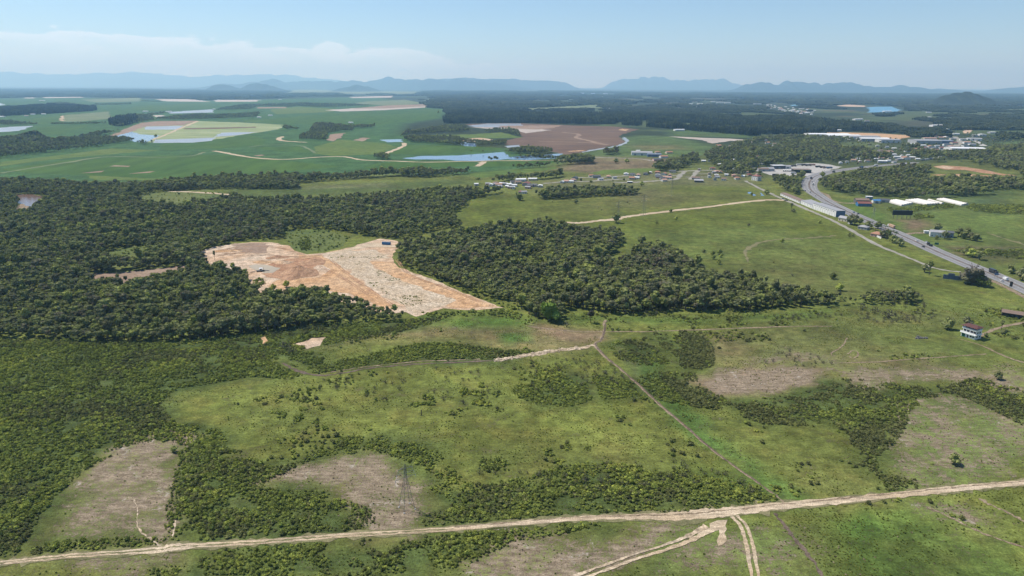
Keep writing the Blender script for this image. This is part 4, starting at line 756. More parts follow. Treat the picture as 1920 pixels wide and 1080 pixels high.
shed(1742, 261.5, 40, 22, 8, -6, 'salmon_tile', 'cream_wall', 'salmon roofed hall behind the grey town factory')
shed(1808, 283.5, 85, 50, 9, -10, 'white_roof', 'white_wall', 'wide white hall in front of the town, below the main street')
shed(1830, 262, 30, 20, 7, -30, 'grey_roof', 'white_wall', 'grey hall beside the curved parking lot')
FAR = [(915, 168, 130, 'w'), (933, 168, 200, 'w'), (946, 168.5, 120, 'g'), (981, 167.6, 110, 'w'), (1000, 168.5, 90, 'w'), (996, 172, 120, 'w'), (1004, 172.6, 90, 'w'), (1017, 172, 50, 'w'), (978, 162, 60, 's'), (1090, 175, 110, 'w'), (1103, 174.4, 90, 'w'), (1112, 175.3, 90, 'w'), (1135, 176, 90, 'w'), (1138, 179.5, 60, 'w'), (1152, 178.4, 70, 'g'), (1293, 195, 60, 'w'), (1303, 191.5, 60, 'b'), (1313, 195, 60, 'w'), (1327, 193.5, 30, 'g'), (1350, 192.5, 70, 'w'), (1364, 193, 60, 'w'), (1370, 200, 50, 'g'), (1400, 189.5, 25, 'w'), (1420, 195, 70, 'g'), (620, 164.5, 60, 'w'), (757, 163.5, 90, 'w'), (525, 186.5, 35, 'w'), (806, 196, 40, 'w'), (866, 199.5, 30, 'w'), (79, 189, 50, 'w'), (62, 214.5, 22, 'w'), (82, 214, 22, 'w'), (273, 209, 30, 'w'), (317, 209.5, 35, 'w'), (5, 219, 25, 'w'), (50, 217.5, 20, 's'), (658, 230, 22, 'w'), (402, 205, 22, 'w'), (507, 216.5, 22, 'w'), (486, 220, 20, 'w'), (1273, 244, 40, 'w'), (186, 236, 1, '')]
rgf = np.random.default_rng(31)
FAR += [(float(a), float(b), float(c), 'w' if c > 40 else 'g') for a, b, c in zip(list(rgf.uniform(1120, 1440, 16))+list(rgf.uniform(1560, 1900, 12)), list(rgf.uniform(180, 214, 16))+list(rgf.uniform(206, 246, 12)), rgf.uniform(22, 60, 28))]
far_by = {}
for u_, v_, s_, c_ in FAR:
    if c_: far_by.setdefault(('far left plain' if v_ > 180 and u_ < 840 else ('foot of the far hills' if u_ < 1060 else 'far wooded plain'), c_), []).append((u_, v_, s_))
for (pl, c_), L in far_by.items():
    L.sort()
    for i, (u_, v_, s_) in enumerate(L):
        nm = dict(w='white', g='grey', s='reddish', b='brown')[c_]; rf = dict(w=w, g=g, s=sa, b=br)[c_]
        e = building('far_building', u_, v_, s_, s_*.5, max(4, min(13, s_*.13)), random.choice((-5, 5, 10)), rf, 'white_wall' if c_ == 'w' else 'grey_wall', 'gable', 1.5, False)
        tag(e, f'tiny {nm} building on the {pl}' + ('' if len(L) == 1 else f', {ORD[i]} of {len(L)} from left' if i < len(L)-1 else f', rightmost of {len(L)}'), 'building', f'tiny {nm} buildings on the {pl}')
rg = np.random.default_rng(77)
for i in range(60):                                        # the far town under the blue quarry lake: specks nobody can tell apart
    t_ = rg.uniform(0, 1); u_ = 1432+ t_*90+rg.normal(0, 4); v_ = 199+t_*12+rg.normal(0, 2.6); c_ = rg.choice(['w', 'w', 'w', 's', 'g', 'o'])
    e = building('far_house', u_, v_, rg.uniform(12, 22), 11, 5, rg.uniform(-30, 30), dict(w=w, s=sa, g=g, o=o)[c_], 'white_wall', 'gable', 2, False)
    tag(e, 'tiny pale house of the far town left of the turquoise lakes', 'house', 'tiny houses of the far town')
# ------------------------------------------------------------------ long buildings by the highway
def along(name, A, B, d, h, roof, wall, kind='shed', rise=1.0, label='', cat='building', lead=0.0, group=None):
    """a building whose near long wall stands on the line from pixel A to pixel B"""
    a, b = G(*A), G(*B); L = np.hypot(*(b-a)); t_ = (b-a)/L; n = np.array([-t_[1], t_[0]])
    c = (a+b)/2+n*d/2; e = building(name, 0, 0, L, d, h, math.degrees(math.atan2(t_[1], t_[0])), roof, wall, kind, rise, False, at=c, over=.35)
    return tag(e, label, cat, group), L
e, L = along('long_shed', (1463, 366.5), (1499, 381.5), 11, 3.6, 'brown_roof', 'white_wall', 'gable', 1.2, 'long low white shed with brown roof at the end of the sandy road', 'shed')
for i in range(9): on_wall(e, 'window', 'glass_dark', 1.6, .9, -L/2+(i+.5)*L/9, -5.55, 1.6)
e, L = along('long_shed', (1501, 382), (1522, 391), 15, 5, 'grey_roof', 'white_wall', 'shed', 1.4, 'grey roofed white shed joined to the tall white hall', 'shed')
for i in range(4): on_wall(e, 'window', 'glass_dark', 1.6, .9, -L/2+(i+.5)*L/4, -7.55, 2.2)
e, L = along('white_hall', (1523, 391.5), (1566.5, 407), 13, 8.5, 'grey_roof', 'white_wall', 'flat', .3, 'tall long white hall with blue glass end beside the highway', 'hall')
on_wall(e, 'glass_front', 'blue_dull', 12.6, 8.2, L/2+.06, 0, .1, R(90))
for i in range(10): on_wall(e, 'pilaster', 'grey_wall', .5, 8.3, -L/2+(i+.5)*L/10, -6.56, 0)
for i in range(9): on_wall(e, 'window', 'glass_dark', 2.2, 1.0, -L/2+(i+1)*L/10, -6.55, 5.8)
on_wall(e, 'parapet', 'black_paint', L, .5, 0, 6.9, 8.9)
building('house', 1583, 411, 12, 9, 4.2, -55, 'grey_roof', 'cream_wall', 'gable', 2.2); tag(bpy.data.objects[[o_.name for o_ in COL.objects if o_.name.startswith('house') and o_.parent is None][-1]], 'cream house with grey gable roof below the blue glass end of the hall', 'house')
def last(prefix): return [o_ for o_ in COL.objects if o_.parent is None and o_.name.split('.')[0] == prefix][-1]
e = building('water_tower', 1594, 414, 4.2, 4.2, 10.5, -55, 'white_roof', 'white_wall', 'flat', .3, False); tag(e, 'slim white tower block between cream house and dark tree', 'tower')
for k in range(4): on_wall(e, 'window', 'glass_dark', 1.0, 1.0, -2.13, 0, 1.2+2.4*k, R(90))
e = building('house', 1619, 427, 11, 8, 3.4, -50, 'grey_roof', 'grey_wall', 'hip', 1.6); tag(e, 'grey roofed house among the roadside trees with a light yard', 'house')
e = building('house', 1645, 440, 13, 9, 3.4, -50, 'orange_tile', 'pink_wall', 'hip', 2.2); tag(e, 'orange tiled house behind a white wall beside the palms', 'house')
a, b = G(1635, 440.5), G(1652, 448); t_ = b-a; Lw = np.hypot(*t_); bw = MB(); bw.box((0, 0, 0), (Lw, .3, 2.2)); tag(put('garden_wall', bw.build('garden_wall'), 'white_wall', loc=(*((a+b)/2), 0)), 'white garden wall along the grey path before the orange house', 'wall').rotation_euler = (0, 0, math.atan2(t_[1], t_[0]))
e = building('house', 1418, 334, 14, 11, 8.5, -60, 'red_tile', 'white_wall', 'hip', 2.6, True); tag(e, 'tall white house with red hip roof at the top of the path', 'house')
bw = MB(); bw.box((0, 0, 8), (4.5, 4.5, 4.4), 0, .9); put('roof_tower', bw.build('roof_tower'), 'pink_wall', e)
e = building('house', 1310, 339.5, 16, 10, 3.4, -10, 'grey_roof', 'wood_grey', 'shed', 1.6, False); tag(e, 'dark open shed at the foot of the new streets', 'shed')
e = building('hut', 1181, 342, 9, 6, 2.8, 0, 'white_roof', 'dark_roof', 'flat', .2, False); tag(e, 'small white topped hut at the corner of the oval grove', 'hut')
# east of the highway
e = building('house', 1619, 383, 19, 11, 4.2, -8, 'red_tile', 'blue_paint', 'gable', 2.2); tag(e, 'red roofed roadside house with blue front', 'house')
for k in range(4): on_wall(e, 'shopfront', 'blue_dull', 3.4, 2.6, -7+4.6*k, -5.58, .2)
e = building('barn', 1615, 377, 19, 13, 4.6, -8, 'brown_roof', 'wood_grey', 'gable', 2.0, False); tag(e, 'brown roofed barn behind the red roofed house', 'barn')
e = building('house', 1629, 372, 9, 7, 5, -8, 'white_roof', 'panel_grey', 'flat', .3); tag(e, 'small white box house behind the brown barn', 'house')
shed(1642, 378, 10, 9, 4, -10, 'blue_paint', 'white_wall', 'blue roofed shed between barn and greenhouses', 'shed', 'shed', 'gable', 1.2)
shed(1655, 376.5, 17, 8, 4, -10, 'dark_roof', 'grey_wall', 'dark roofed shed touching the greenhouses', 'shed', 'shed', 'gable', 1.2)
e = building('house', 1758, 439, 17, 10, 5.6, -25, 'grey_roof', 'white_wall', 'gable', 1.8); tag(e, 'large white house with grey roof in the green field right of the highway', 'house')
on_wall(e, 'awning', 'white_roof', 8, .25, -4, -6.2, 2.9)
e = building('house', 1776, 440, 11, 9, 5.6, -25, 'dark_roof', 'panel_grey', 'gable', 1.6); tag(e, 'grey annex behind the tree beside the large white house', 'house')
e = building('garage', 1736.5, 435.5, 5, 4, 2.8, -20, 'white_roof', 'white_wall', 'flat', .2, False); tag(e, 'small white garage at the head of the drive to the white house', 'garage')
def tunnels(A0, A1, B0, B1, n, name_, total):
    A0, A1, B0, B1 = G(*A0), G(*A1), G(*B0), G(*B1)
    for i in range(n):
        f = (i+.5)/n; a = A0+(A1-A0)*f; b = B0+(B1-B0)*f; L = np.hypot(*(b-a)); t_ = (b-a)/L; wd = np.hypot(*(A1-A0))/n*.40; q = abs((A1-A0)[0]*t_[1]-(A1-A0)[1]*t_[0])/n*.42
        e = empty('greenhouse', (*((a+b)/2), 0), math.atan2(t_[1], t_[0])); m = MB(); k = 8
        ang = np.linspace(0, math.pi, k+1); ring = [(math.cos(t)*max(q, 1.5), 1.0*(t not in (ang[0], ang[-1]))+math.sin(t)*1.6) for t in ang]
        V = [(x, y, z) for x in (-L/2, L/2) for y, z in ring]; m.add(V, [(j, j+1, k+2+j, k+1+j) for j in range(k)]); put('cover', m.build('cover'), 'film_white', e)
        for sgn in (-1, 1):
            m = MB(); m.add([(sgn*L/2, y*.97, z*.97) for y, z in ring], [tuple(range(k+1))]); put('end_wall', m.build('end_wall'), 'film_white', e)
        tag(e, f'white plastic greenhouse tunnel, {ORD[total+i]} from left in the row below the wood', 'greenhouse', 'white greenhouse tunnels')
tunnels((1661, 378.5), (1681, 376), (1690, 387), (1712, 382), 5, '', 0); tunnels((1697, 377), (1722, 374.5), (1737, 385), (1761, 383.5), 5, '', 5); tunnels((1739, 376), (1743, 375.5), (1765, 383), (1770, 382.5), 1, '', 10); tunnels((1756, 375), (1771, 373.5), (1803, 386), (1815, 383.5), 3, '', 11)
# the white two-storey house with a raised maroon roof
p = (G(1800.5, 629.5)+G(1828.2, 637.0)+G(1839.6, 634)+(G(1800.5, 629.5)+G(1839.6, 634)-G(1828.2, 637.0)))/4
ax = G(1828.2, 637.0)-G(1800.5, 629.5); hw = np.hypot(*ax); hd = 7.2
e = empty('two_storey_house', (p[0], p[1], 0), math.atan2(ax[1], ax[0])-.14); tag(e, 'white two storey house with raised maroon roof in the pasture at right', 'house')
def hbox(name, mat, c, d, par=None, taper=1.0):
    b = MB(); b.box((0, 0, 0), d, 0, taper); o_ = put(name, b.build(name), mat, par or e); o_.location = c; return o_
hbox('wall', 'bright_wall', (0, 0, -.3), (hw, hd, 3.3)); hbox('slab', 'bright_wall', (0, -.5, 3.0), (hw+1.0, hd+1.2, .35)); hbox('upper_wall', 'bright_wall', (0, .5, 3.35), (hw-.2, hd-1.2, 2.6))
hbox('balcony_wall', 'bright_wall', (0, -hd/2-.85, 3.35), (hw+.8, .18, 1.05)); hbox('terrace_wall', 'bright_wall', (0, 0, 5.95), (hw+.3, hd+.3, .9))
for i in range(5):
    for j in (-1, 1): hbox('column', 'wood_grey', (-hw/2+.3+i*(hw-.6)/4, j*(hd/2-.3), 6.85), (.25, .25, 1.5))
b = MB(); X, Y = hw/2+.8, hd/2+.9
b.add([(-X, -Y, 8.2), (X, -Y, 8.2), (X, Y, 8.2), (-X, Y, 8.2), (-X*.6, 0, 9.3), (X*.6, 0, 9.3)], [(0, 1, 5, 4), (1, 2, 5), (2, 3, 4, 5), (3, 0, 4), (3, 2, 1, 0)]); put('roof', b.build('roof'), 'maroon_roof', e)
for i, (x, w_, h_, m_) in enumerate([(-hw*.33, 2.4, 2.3, 'sign_green'), (-hw*.02, 1.0, 2.1, 'wood_grey'), (hw*.2, 1.3, 1.1, 'glass_dark'), (hw*.38, 1.3, 1.1, 'glass_dark')]): on_wall(e, 'garage_door' if i == 0 else ('door' if i == 1 else 'window'), m_, w_, h_, x, -hd/2-.03, .0 if i < 2 else 1.0)
for x in (-.35, -.1, .15, .37): on_wall(e, 'window', 'glass_dark', 1.7, 1.5, hw*x, .5-(hd-1.2)/2-.05, 3.9)
for k in range(2):
    on_wall(e, 'window', 'glass_dark', 1.3, 1.2, hw/2+.04, -1.2, 1.0+k*3.0, R(90)); on_wall(e, 'window', 'glass_dark', 1.3, 1.2, hw/2+.04, 1.6, 1.0+k*3.0, R(90))
# open grey shed at the right edge
p = G(1897, 594); e = empty('open_shed', (*p, 0), R(-35)); tag(e, 'open brown grey roofed cattle shed at the right edge of the picture', 'shed')
b = MB(); b.add([(-7, -3.6, 3.3), (7, -3.6, 3.3), (7, 3.6, 4.2), (-7, 3.6, 4.2), (-7, -3.6, 3.45), (7, -3.6, 3.45), (7, 3.6, 4.35), (-7, 3.6, 4.35)], [(3, 2, 1, 0), (4, 5, 6, 7), (0, 1, 5, 4), (1, 2, 6, 5), (2, 3, 7, 6), (3, 0, 4, 7)]); put('roof', b.build('roof'), 'brown_roof', e)
hbox('back_wall', 'wood_grey', (0, 3.4, 0), (13, .2, 3.6), e); hbox('side_wall', 'wood_grey', (-6.6, 1.2, 0), (.2, 4, 3.3), e)
for x in (-6.5, -3.2, 0, 3.2, 6.5): hbox('post', 'wood_grey', (x, -3.3, 0), (.25, .25, 3.3), e)
for x in (-5, -1, 3.4): hbox('feed_rack', 'wood_grey', (x, 1.5, 0), (2.6, 1.2, 1.2), e)
# low heap in the pasture
b = MB(); rg = np.random.default_rng(8)
for i in range(16): b.box((rg.uniform(-4, 4), rg.uniform(-1.6, 1.6), -.1), (rg.uniform(1, 2.6), rg.uniform(.6, 1.4), rg.uniform(.4, 1.3)), rg.uniform(0, 3), .8)
tag(put('rubble_heap', b.build('rubble_heap'), 'wood_grey', loc=(*G(1726, 634), 0)), 'long low heap of dark grey rubble in the pasture left of the white house', 'rubble heap')
# ------------------------------------------------------------------ plant meshes
def crown_mesh(name, rg, r=3.6, h=9.0, lobes=9, sq=0.72, leaf=1.0, nleaf=17, slim=1.0):
    m = MB(); cz = h-r*sq*0.9
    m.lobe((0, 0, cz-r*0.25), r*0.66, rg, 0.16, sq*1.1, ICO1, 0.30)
    for i in range(lobes):
        a = 2*math.pi*(i+rg.uniform(-.3, .3))/lobes*1.6; q = rg.uniform(0.15, 0.72)*r if i else 0
        z = cz+(r*0.42*sq*rg.uniform(0.4, 1.25) if q < r*0.45 else -r*0.25*rg.uniform(0, 1.3))
        c = (q*math.cos(a)*slim, q*math.sin(a)*slim, z); lr = r*rg.uniform(0.34, 0.52); b = rg.uniform(0.4, 0.65)
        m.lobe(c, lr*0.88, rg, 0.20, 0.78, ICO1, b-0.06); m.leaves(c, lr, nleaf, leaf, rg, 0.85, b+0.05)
    return m.build(name)
def trunk_mesh(name, rg, h, r=0.22, limbs=4, spread=1.6):
    m = MB(); m.tube((0, 0, -0.4), (0.1, 0, h*0.55), r*1.25, r*0.75)
    for i in range(limbs):
        a = 2*math.pi*i/limbs+rg.uniform(0, .8); m.tube((0.1, 0, h*rg.uniform(.38, .53)), (spread*math.cos(a), spread*math.sin(a), h*rg.uniform(.68, .8)), r*.5, r*.2, 5)
    return m.build(name)
rg = np.random.default_rng(3)
CROWNS = [crown_mesh('crown', np.random.default_rng(20+i), r, h, l, sq, lf, 15) for i, (r, h, l, sq, lf) in enumerate([(2.7, 8.6, 9, .84, .85), (2.3, 9.4, 9, 1.0, .8), (3.3, 8.8, 12, .72, .9), (1.9, 7.8, 7, .95, .75), (2.9, 8.2, 11, .76, .85)])]
TRUNKS = [trunk_mesh('trunk', np.random.default_rng(30+i), h) for i, h in enumerate((8.6, 9.8, 9.2, 7.6, 8.0))]
LOWC = [crown_mesh('crown', np.random.default_rng(40+i), r, h, l, sq, .9, 16) for i, (r, h, l, sq) in enumerate([(3.3, 6.0, 10, .88), (3.0, 6.6, 10, 1.0), (3.7, 5.8, 11, .76)])]
GUM = crown_mesh('crown', np.random.default_rng(50), 2.6, 17.5, 9, 1.75, 1.1, 14, .8)
def palm_mesh(rg, h=8.5, n=13, L=3.0):
    m = MB()
    for i in range(n):
        a = 2*math.pi*i/n+rg.uniform(-.2, .2); e = rg.uniform(-0.2, 0.75); p = np.array([0, 0, h]); d = np.array([math.cos(a), math.sin(a), e]); d /= np.linalg.norm(d); w = np.array([-math.sin(a), math.cos(a), 0])
        prev = None
        for k in range(4):
            q = p+d*L*k/3+np.array([0, 0, -1.0])*(k/3)**2*1.4; ww = (0.28, .55, .5, .06)[k]
            cur = (q-w*ww, q+w*ww)
            if prev is not None: m.add([prev[0], prev[1], cur[1], cur[0]], [(0, 1, 2, 3)], [rg.uniform(.3, .8)])
            prev = cur
    return m.build('fronds')
PALM = palm_mesh(np.random.default_rng(5)); mt = MB(); mt.tube((0, 0, -.3), (.15, .1, 8.5), .22, .15); PTRUNK = mt.build('trunk')
def bush_mesh(name, seed, r=1.5, h=1.8, lobes=5, leaf=0.6, nleaf=19):
    rg = np.random.default_rng(seed); m = MB()
    for i in range(lobes):
        a = rg.uniform(0, 6.28); q = rg.uniform(0, .6)*r if i else 0; lr = r*rg.uniform(.42, .62); b = rg.uniform(.4, .62)
        c = (q*math.cos(a), q*math.sin(a), h*rg.uniform(.35, .62) if i else h*.58)
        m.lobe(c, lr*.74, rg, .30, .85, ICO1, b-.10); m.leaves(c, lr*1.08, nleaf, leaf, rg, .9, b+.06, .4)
    return m.build(name)
BUSHES = [bush_mesh('bush', 60, 1.5, 1.9, 5), bush_mesh('bush', 61, 1.9, 1.7, 7), bush_mesh('bush', 62, 1.15, 2.3, 4), bush_mesh('bush', 63, 1.6, 1.4, 6)]
def sparse_bush(seed):
    rg = np.random.default_rng(seed); m = MB()
    for i in range(9):
        a = rg.uniform(0, 6.28); q = rg.uniform(.5, 1.5); m.tube((0, 0, 0), (q*math.cos(a), q*math.sin(a), rg.uniform(1.2, 2.6)), .05, .02, 3, False)
    m.leaves((0, 0, 1.5), 1.5, 46, .5, rg, .8, .5); m.leaves((0, 0, 1.3), .8, 20, .5, rg, .8, .4); return m.build('bush')
GREYB = [sparse_bush(70), sparse_bush(71)]
def tuft_mesh(seed, n=14, h=.9, w=.28, sp=.55):
    rg = np.random.default_rng(seed); m = MB()
    for i in range(n):
        a = rg.uniform(0, 6.28); q = rg.uniform(0, sp); o = np.array([q*math.cos(a*1.7), q*math.sin(a*1.7), 0]); d = np.array([math.cos(a), math.sin(a), 0]); t = np.array([-d[1], d[0], 0])*w*rg.uniform(.6, 1.2); hh = h*rg.uniform(.6, 1.2)
        m.add([o-t, o+t, o+d*.22*hh+t*.7+(0, 0, hh*.65), o+d*.22*hh-t*.7+(0, 0, hh*.65)], [(0, 1, 2, 3)], [rg.uniform(.2, .8)])
        m.add([o+d*.22*hh-t*.7+(0, 0, hh*.65), o+d*.22*hh+t*.7+(0, 0, hh*.65), o+d*.6*hh+(0, 0, hh)], [(0, 1, 2)], [rg.uniform(.3, .9)])
    return m.build('tuft')
TUFTS = [tuft_mesh(80), tuft_mesh(81, 18, .6, .35, .8)]
def clump_mesh(seed, n, R_, r, h, sq=.85, sub=ICO1):
    """a patch of far wood: crown beside crown"""
    rg = np.random.default_rng(seed); m = MB(); P = []
    for k in range(400):
        p = rg.uniform(-1, 1, 2)*R_
        if np.hypot(*p) < R_ and all(np.hypot(*(p-q)) > r*1.15 for q in P): P.append(p)
        if len(P) >= n: break
    for p in P:
        rr = r*rg.uniform(.75, 1.25); hh = h*rg.uniform(.75, 1.2); b = rg.uniform(.3, .7)
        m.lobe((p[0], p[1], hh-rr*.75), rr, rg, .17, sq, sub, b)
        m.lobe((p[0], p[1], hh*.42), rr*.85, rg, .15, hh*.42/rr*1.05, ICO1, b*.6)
    return m.build('clump')
CLUMPS = [clump_mesh(90+i, 14, 17, 3.9, 10) for i in range(3)]
WIDE = [clump_mesh(95+i, 30, 55, 9.0, 14, .6) for i in range(3)]
GUMS = [clump_mesh(99+i, 16, 16, 2.9, 17, 1.9) for i in range(2)]

# ------------------------------------------------------------------ scatter (only for what is past counting: kind = stuff)
def scatter(name, protos, mat, pts, label=None):
    """pts: rows x, y, z, scale, stretch_z, rot, proto index"""
    pts = np.asarray(pts, float); n = len(pts)
    if not n: return
    m = bpy.data.meshes.new(name); m.vertices.add(n); m.vertices.foreach_set('co', pts[:, :3].astype(np.float32).ravel())
    a = m.attributes.new('scl', 'FLOAT_VECTOR', 'POINT'); a.data.foreach_set('vector', np.stack([pts[:, 3], pts[:, 3], pts[:, 3]*pts[:, 4]], 1).astype(np.float32).ravel())
    a = m.attributes.new('rot', 'FLOAT_VECTOR', 'POINT'); a.data.foreach_set('vector', np.stack([np.zeros(n), np.zeros(n), pts[:, 5]], 1).astype(np.float32).ravel())
    a = m.attributes.new('pick', 'INT', 'POINT'); a.data.foreach_set('value', pts[:, 6].astype(np.int32))
    m.update(); o = put(name, m, None, kind='stuff')
    ng = bpy.data.node_groups.new(name, 'GeometryNodeTree')
    ng.interface.new_socket('Geometry', in_out='INPUT', socket_type='NodeSocketGeometry'); ng.interface.new_socket('Geometry', in_out='OUTPUT', socket_type='NodeSocketGeometry')
    N, L = ng.nodes, ng.links; gi = N.new('NodeGroupInput'); go = N.new('NodeGroupOutput')
    g2i = N.new('GeometryNodeGeometryToInstance')
    for pm in protos:
        po = bpy.data.objects.new(name+'_source', pm)
        oi = N.new('GeometryNodeObjectInfo'); oi.inputs['Object'].default_value = po; oi.inputs['As Instance'].default_value = False
        sm = N.new('GeometryNodeSetMaterial'); sm.inputs['Material'].default_value = MAT[mat]; L.new(oi.outputs['Geometry'], sm.inputs['Geometry']); L.new(sm.outputs[0], g2i.inputs[0])
    def at(nm, typ):
        q = N.new('GeometryNodeInputNamedAttribute'); q.data_type = typ; q.inputs['Name'].default_value = nm; return q.outputs[0]
    iop = N.new('GeometryNodeInstanceOnPoints'); iop.inputs['Pick Instance'].default_value = True
    e2r = N.new('FunctionNodeEulerToRotation'); L.new(at('rot', 'FLOAT_VECTOR'), e2r.inputs[0])
    L.new(gi.outputs[0], iop.inputs['Points']); L.new(g2i.outputs[0], iop.inputs['Instance']); L.new(at('pick', 'INT'), iop.inputs['Instance Index']); L.new(e2r.outputs[0], iop.inputs['Rotation']); L.new(at('scl', 'FLOAT_VECTOR'), iop.inputs['Scale'])
    L.new(iop.outputs[0], go.inputs[0])
    md = o.modifiers.new('scatter', 'NODES'); md.node_group = ng
    return o
def grid_pts(P, s, rg, keep=1.0):
    x0, y0 = P.min(0); x1, y1 = P.max(0)
    nx, ny = int((x1-x0)/s)+2, int((y1-y0)/(s*.87))+2
    if nx*ny > 400000: s *= math.sqrt(nx*ny/400000); nx, ny = int((x1-x0)/s)+2, int((y1-y0)/(s*.87))+2
    j, i = np.mgrid[0:ny, 0:nx]; x = x0+(i+.5*(j % 2))*s; y = y0+j*s*.87
    x = (x+rg.normal(0, s*.24, x.shape)).ravel(); y = (y+rg.normal(0, s*.24, y.shape)).ravel()
    k = rg.uniform(0, 1, x.shape) < keep
    k &= (np.abs(x) < 0.80*(y+60)+40) & (y > 120)
    x, y = x[k], y[k]; k = inside(x, y, P); return x[k], y[k]
def free(x, y, roads=True, pad=0):
    m = np.ones(x.shape, bool)
    for P in CLEAR: m &= ~inside(x, y, P)
    if roads: m &= ~road_mask(x, y)
    return m
def rows_of(x, y, rg, s0, s1, z0, z1, npro, dz=0.0):
    n = len(x); return np.stack([x, y, gz(x, y)+dz, rg.uniform(s0, s1, n), rg.uniform(z0, z1, n), rg.uniform(0, 6.28, n), rg.integers(0, npro, n)], 1)

# clearings seen inside woods: their near side is drawn by the crowns in front, so it is taken at crown height
CLEAR.append(GP([(376, 472), (440, 456), (510, 453), (545, 460), (575, 475), (650, 464), (712, 446), (748, 452), (748, 464), (738, 482), (748, 500), (775, 510), (812, 522), (855, 541), (950, 577), (900, 582), (780, 596), (762, 578, 10), (735, 568, 10), (690, 553, 10), (640, 542, 10), (600, 532, 10), (560, 537, 10), (510, 546, 10), (480, 541, 8), (492, 524, 4), (468, 515, 8), (455, 503, 9), (420, 496, 9), (395, 489, 9)]))
CLEAR.append(GP([(158, 514), (200, 512), (260, 508), (300, 503), (348, 497), (346, 500, 7), (300, 507, 7), (262, 519, 7), (232, 520, 7), (200, 522, 7), (172, 522, 7)]))
FORESTS = {
 'west': [(-80, 642), (60, 634), (130, 640), (250, 644), (330, 641), (400, 634), (470, 627), (560, 614), (640, 609), (700, 606), (765, 602), (780, 592), (768, 575), (700, 548), (600, 528), (490, 528), (470, 500), (380, 475), (385, 468), (440, 453), (500, 450), (532, 447), (530, 434), (560, 429), (620, 431), (680, 442), (715, 448), (745, 448), (770, 447), (830, 428), (868, 428), (842, 406), (875, 386), (880, 373), (935, 363), (945, 356), (920, 356, 8), (880, 348, 8), (760, 352, 8), (640, 362, 8), (540, 370, 8), (430, 371), (400, 377), (330, 382), (270, 386), (246, 374), (282, 362), (316, 358), (316, 362, 8), (330, 349, 8), (380, 346, 8), (560, 346, 8), (560, 324, 8), (420, 330, 8), (330, 333, 8), (240, 344, 8), (160, 343, 8), (90, 334, 8), (0, 334, 8), (-100, 334, 8)],
 'central': [(744, 474), (750, 497), (790, 513), (830, 528), (880, 547), (940, 565), (978, 580), (1000, 596), (1030, 602), (1055, 598), (1065, 575), (1110, 583), (1150, 590), (1200, 590), (1260, 582), (1330, 586), (1400, 582), (1480, 577), (1560, 571), (1582, 560), (1540, 552, 7), (1500, 538, 7), (1440, 523, 8), (1400, 508, 8), (1350, 513, 8), (1310, 498, 8), (1290, 478, 8), (1250, 456, 8), (1205, 452, 8), (1180, 470, 9), (1156, 487, 7), (1135, 487), (1147, 470), (1166, 456), (1168, 444), (1150, 427, 8), (1060, 424, 8), (1030, 419), (1020, 412, 8), (960, 414, 8), (900, 426, 7), (860, 430, 6), (800, 449, 6), (750, 455, 6)],
 'hedge_east': [(1540, 574), (1545, 560, 8), (1600, 553, 6), (1650, 543, 6), (1720, 548, 6), (1728, 565), (1690, 572), (1640, 570)],
 'grove': [(1003, 368), (1010, 361, 8), (1030, 352, 8), (1100, 347, 8), (1170, 348, 8), (1198, 362), (1190, 366), (1120, 369), (1050, 374), (1015, 374)],
}
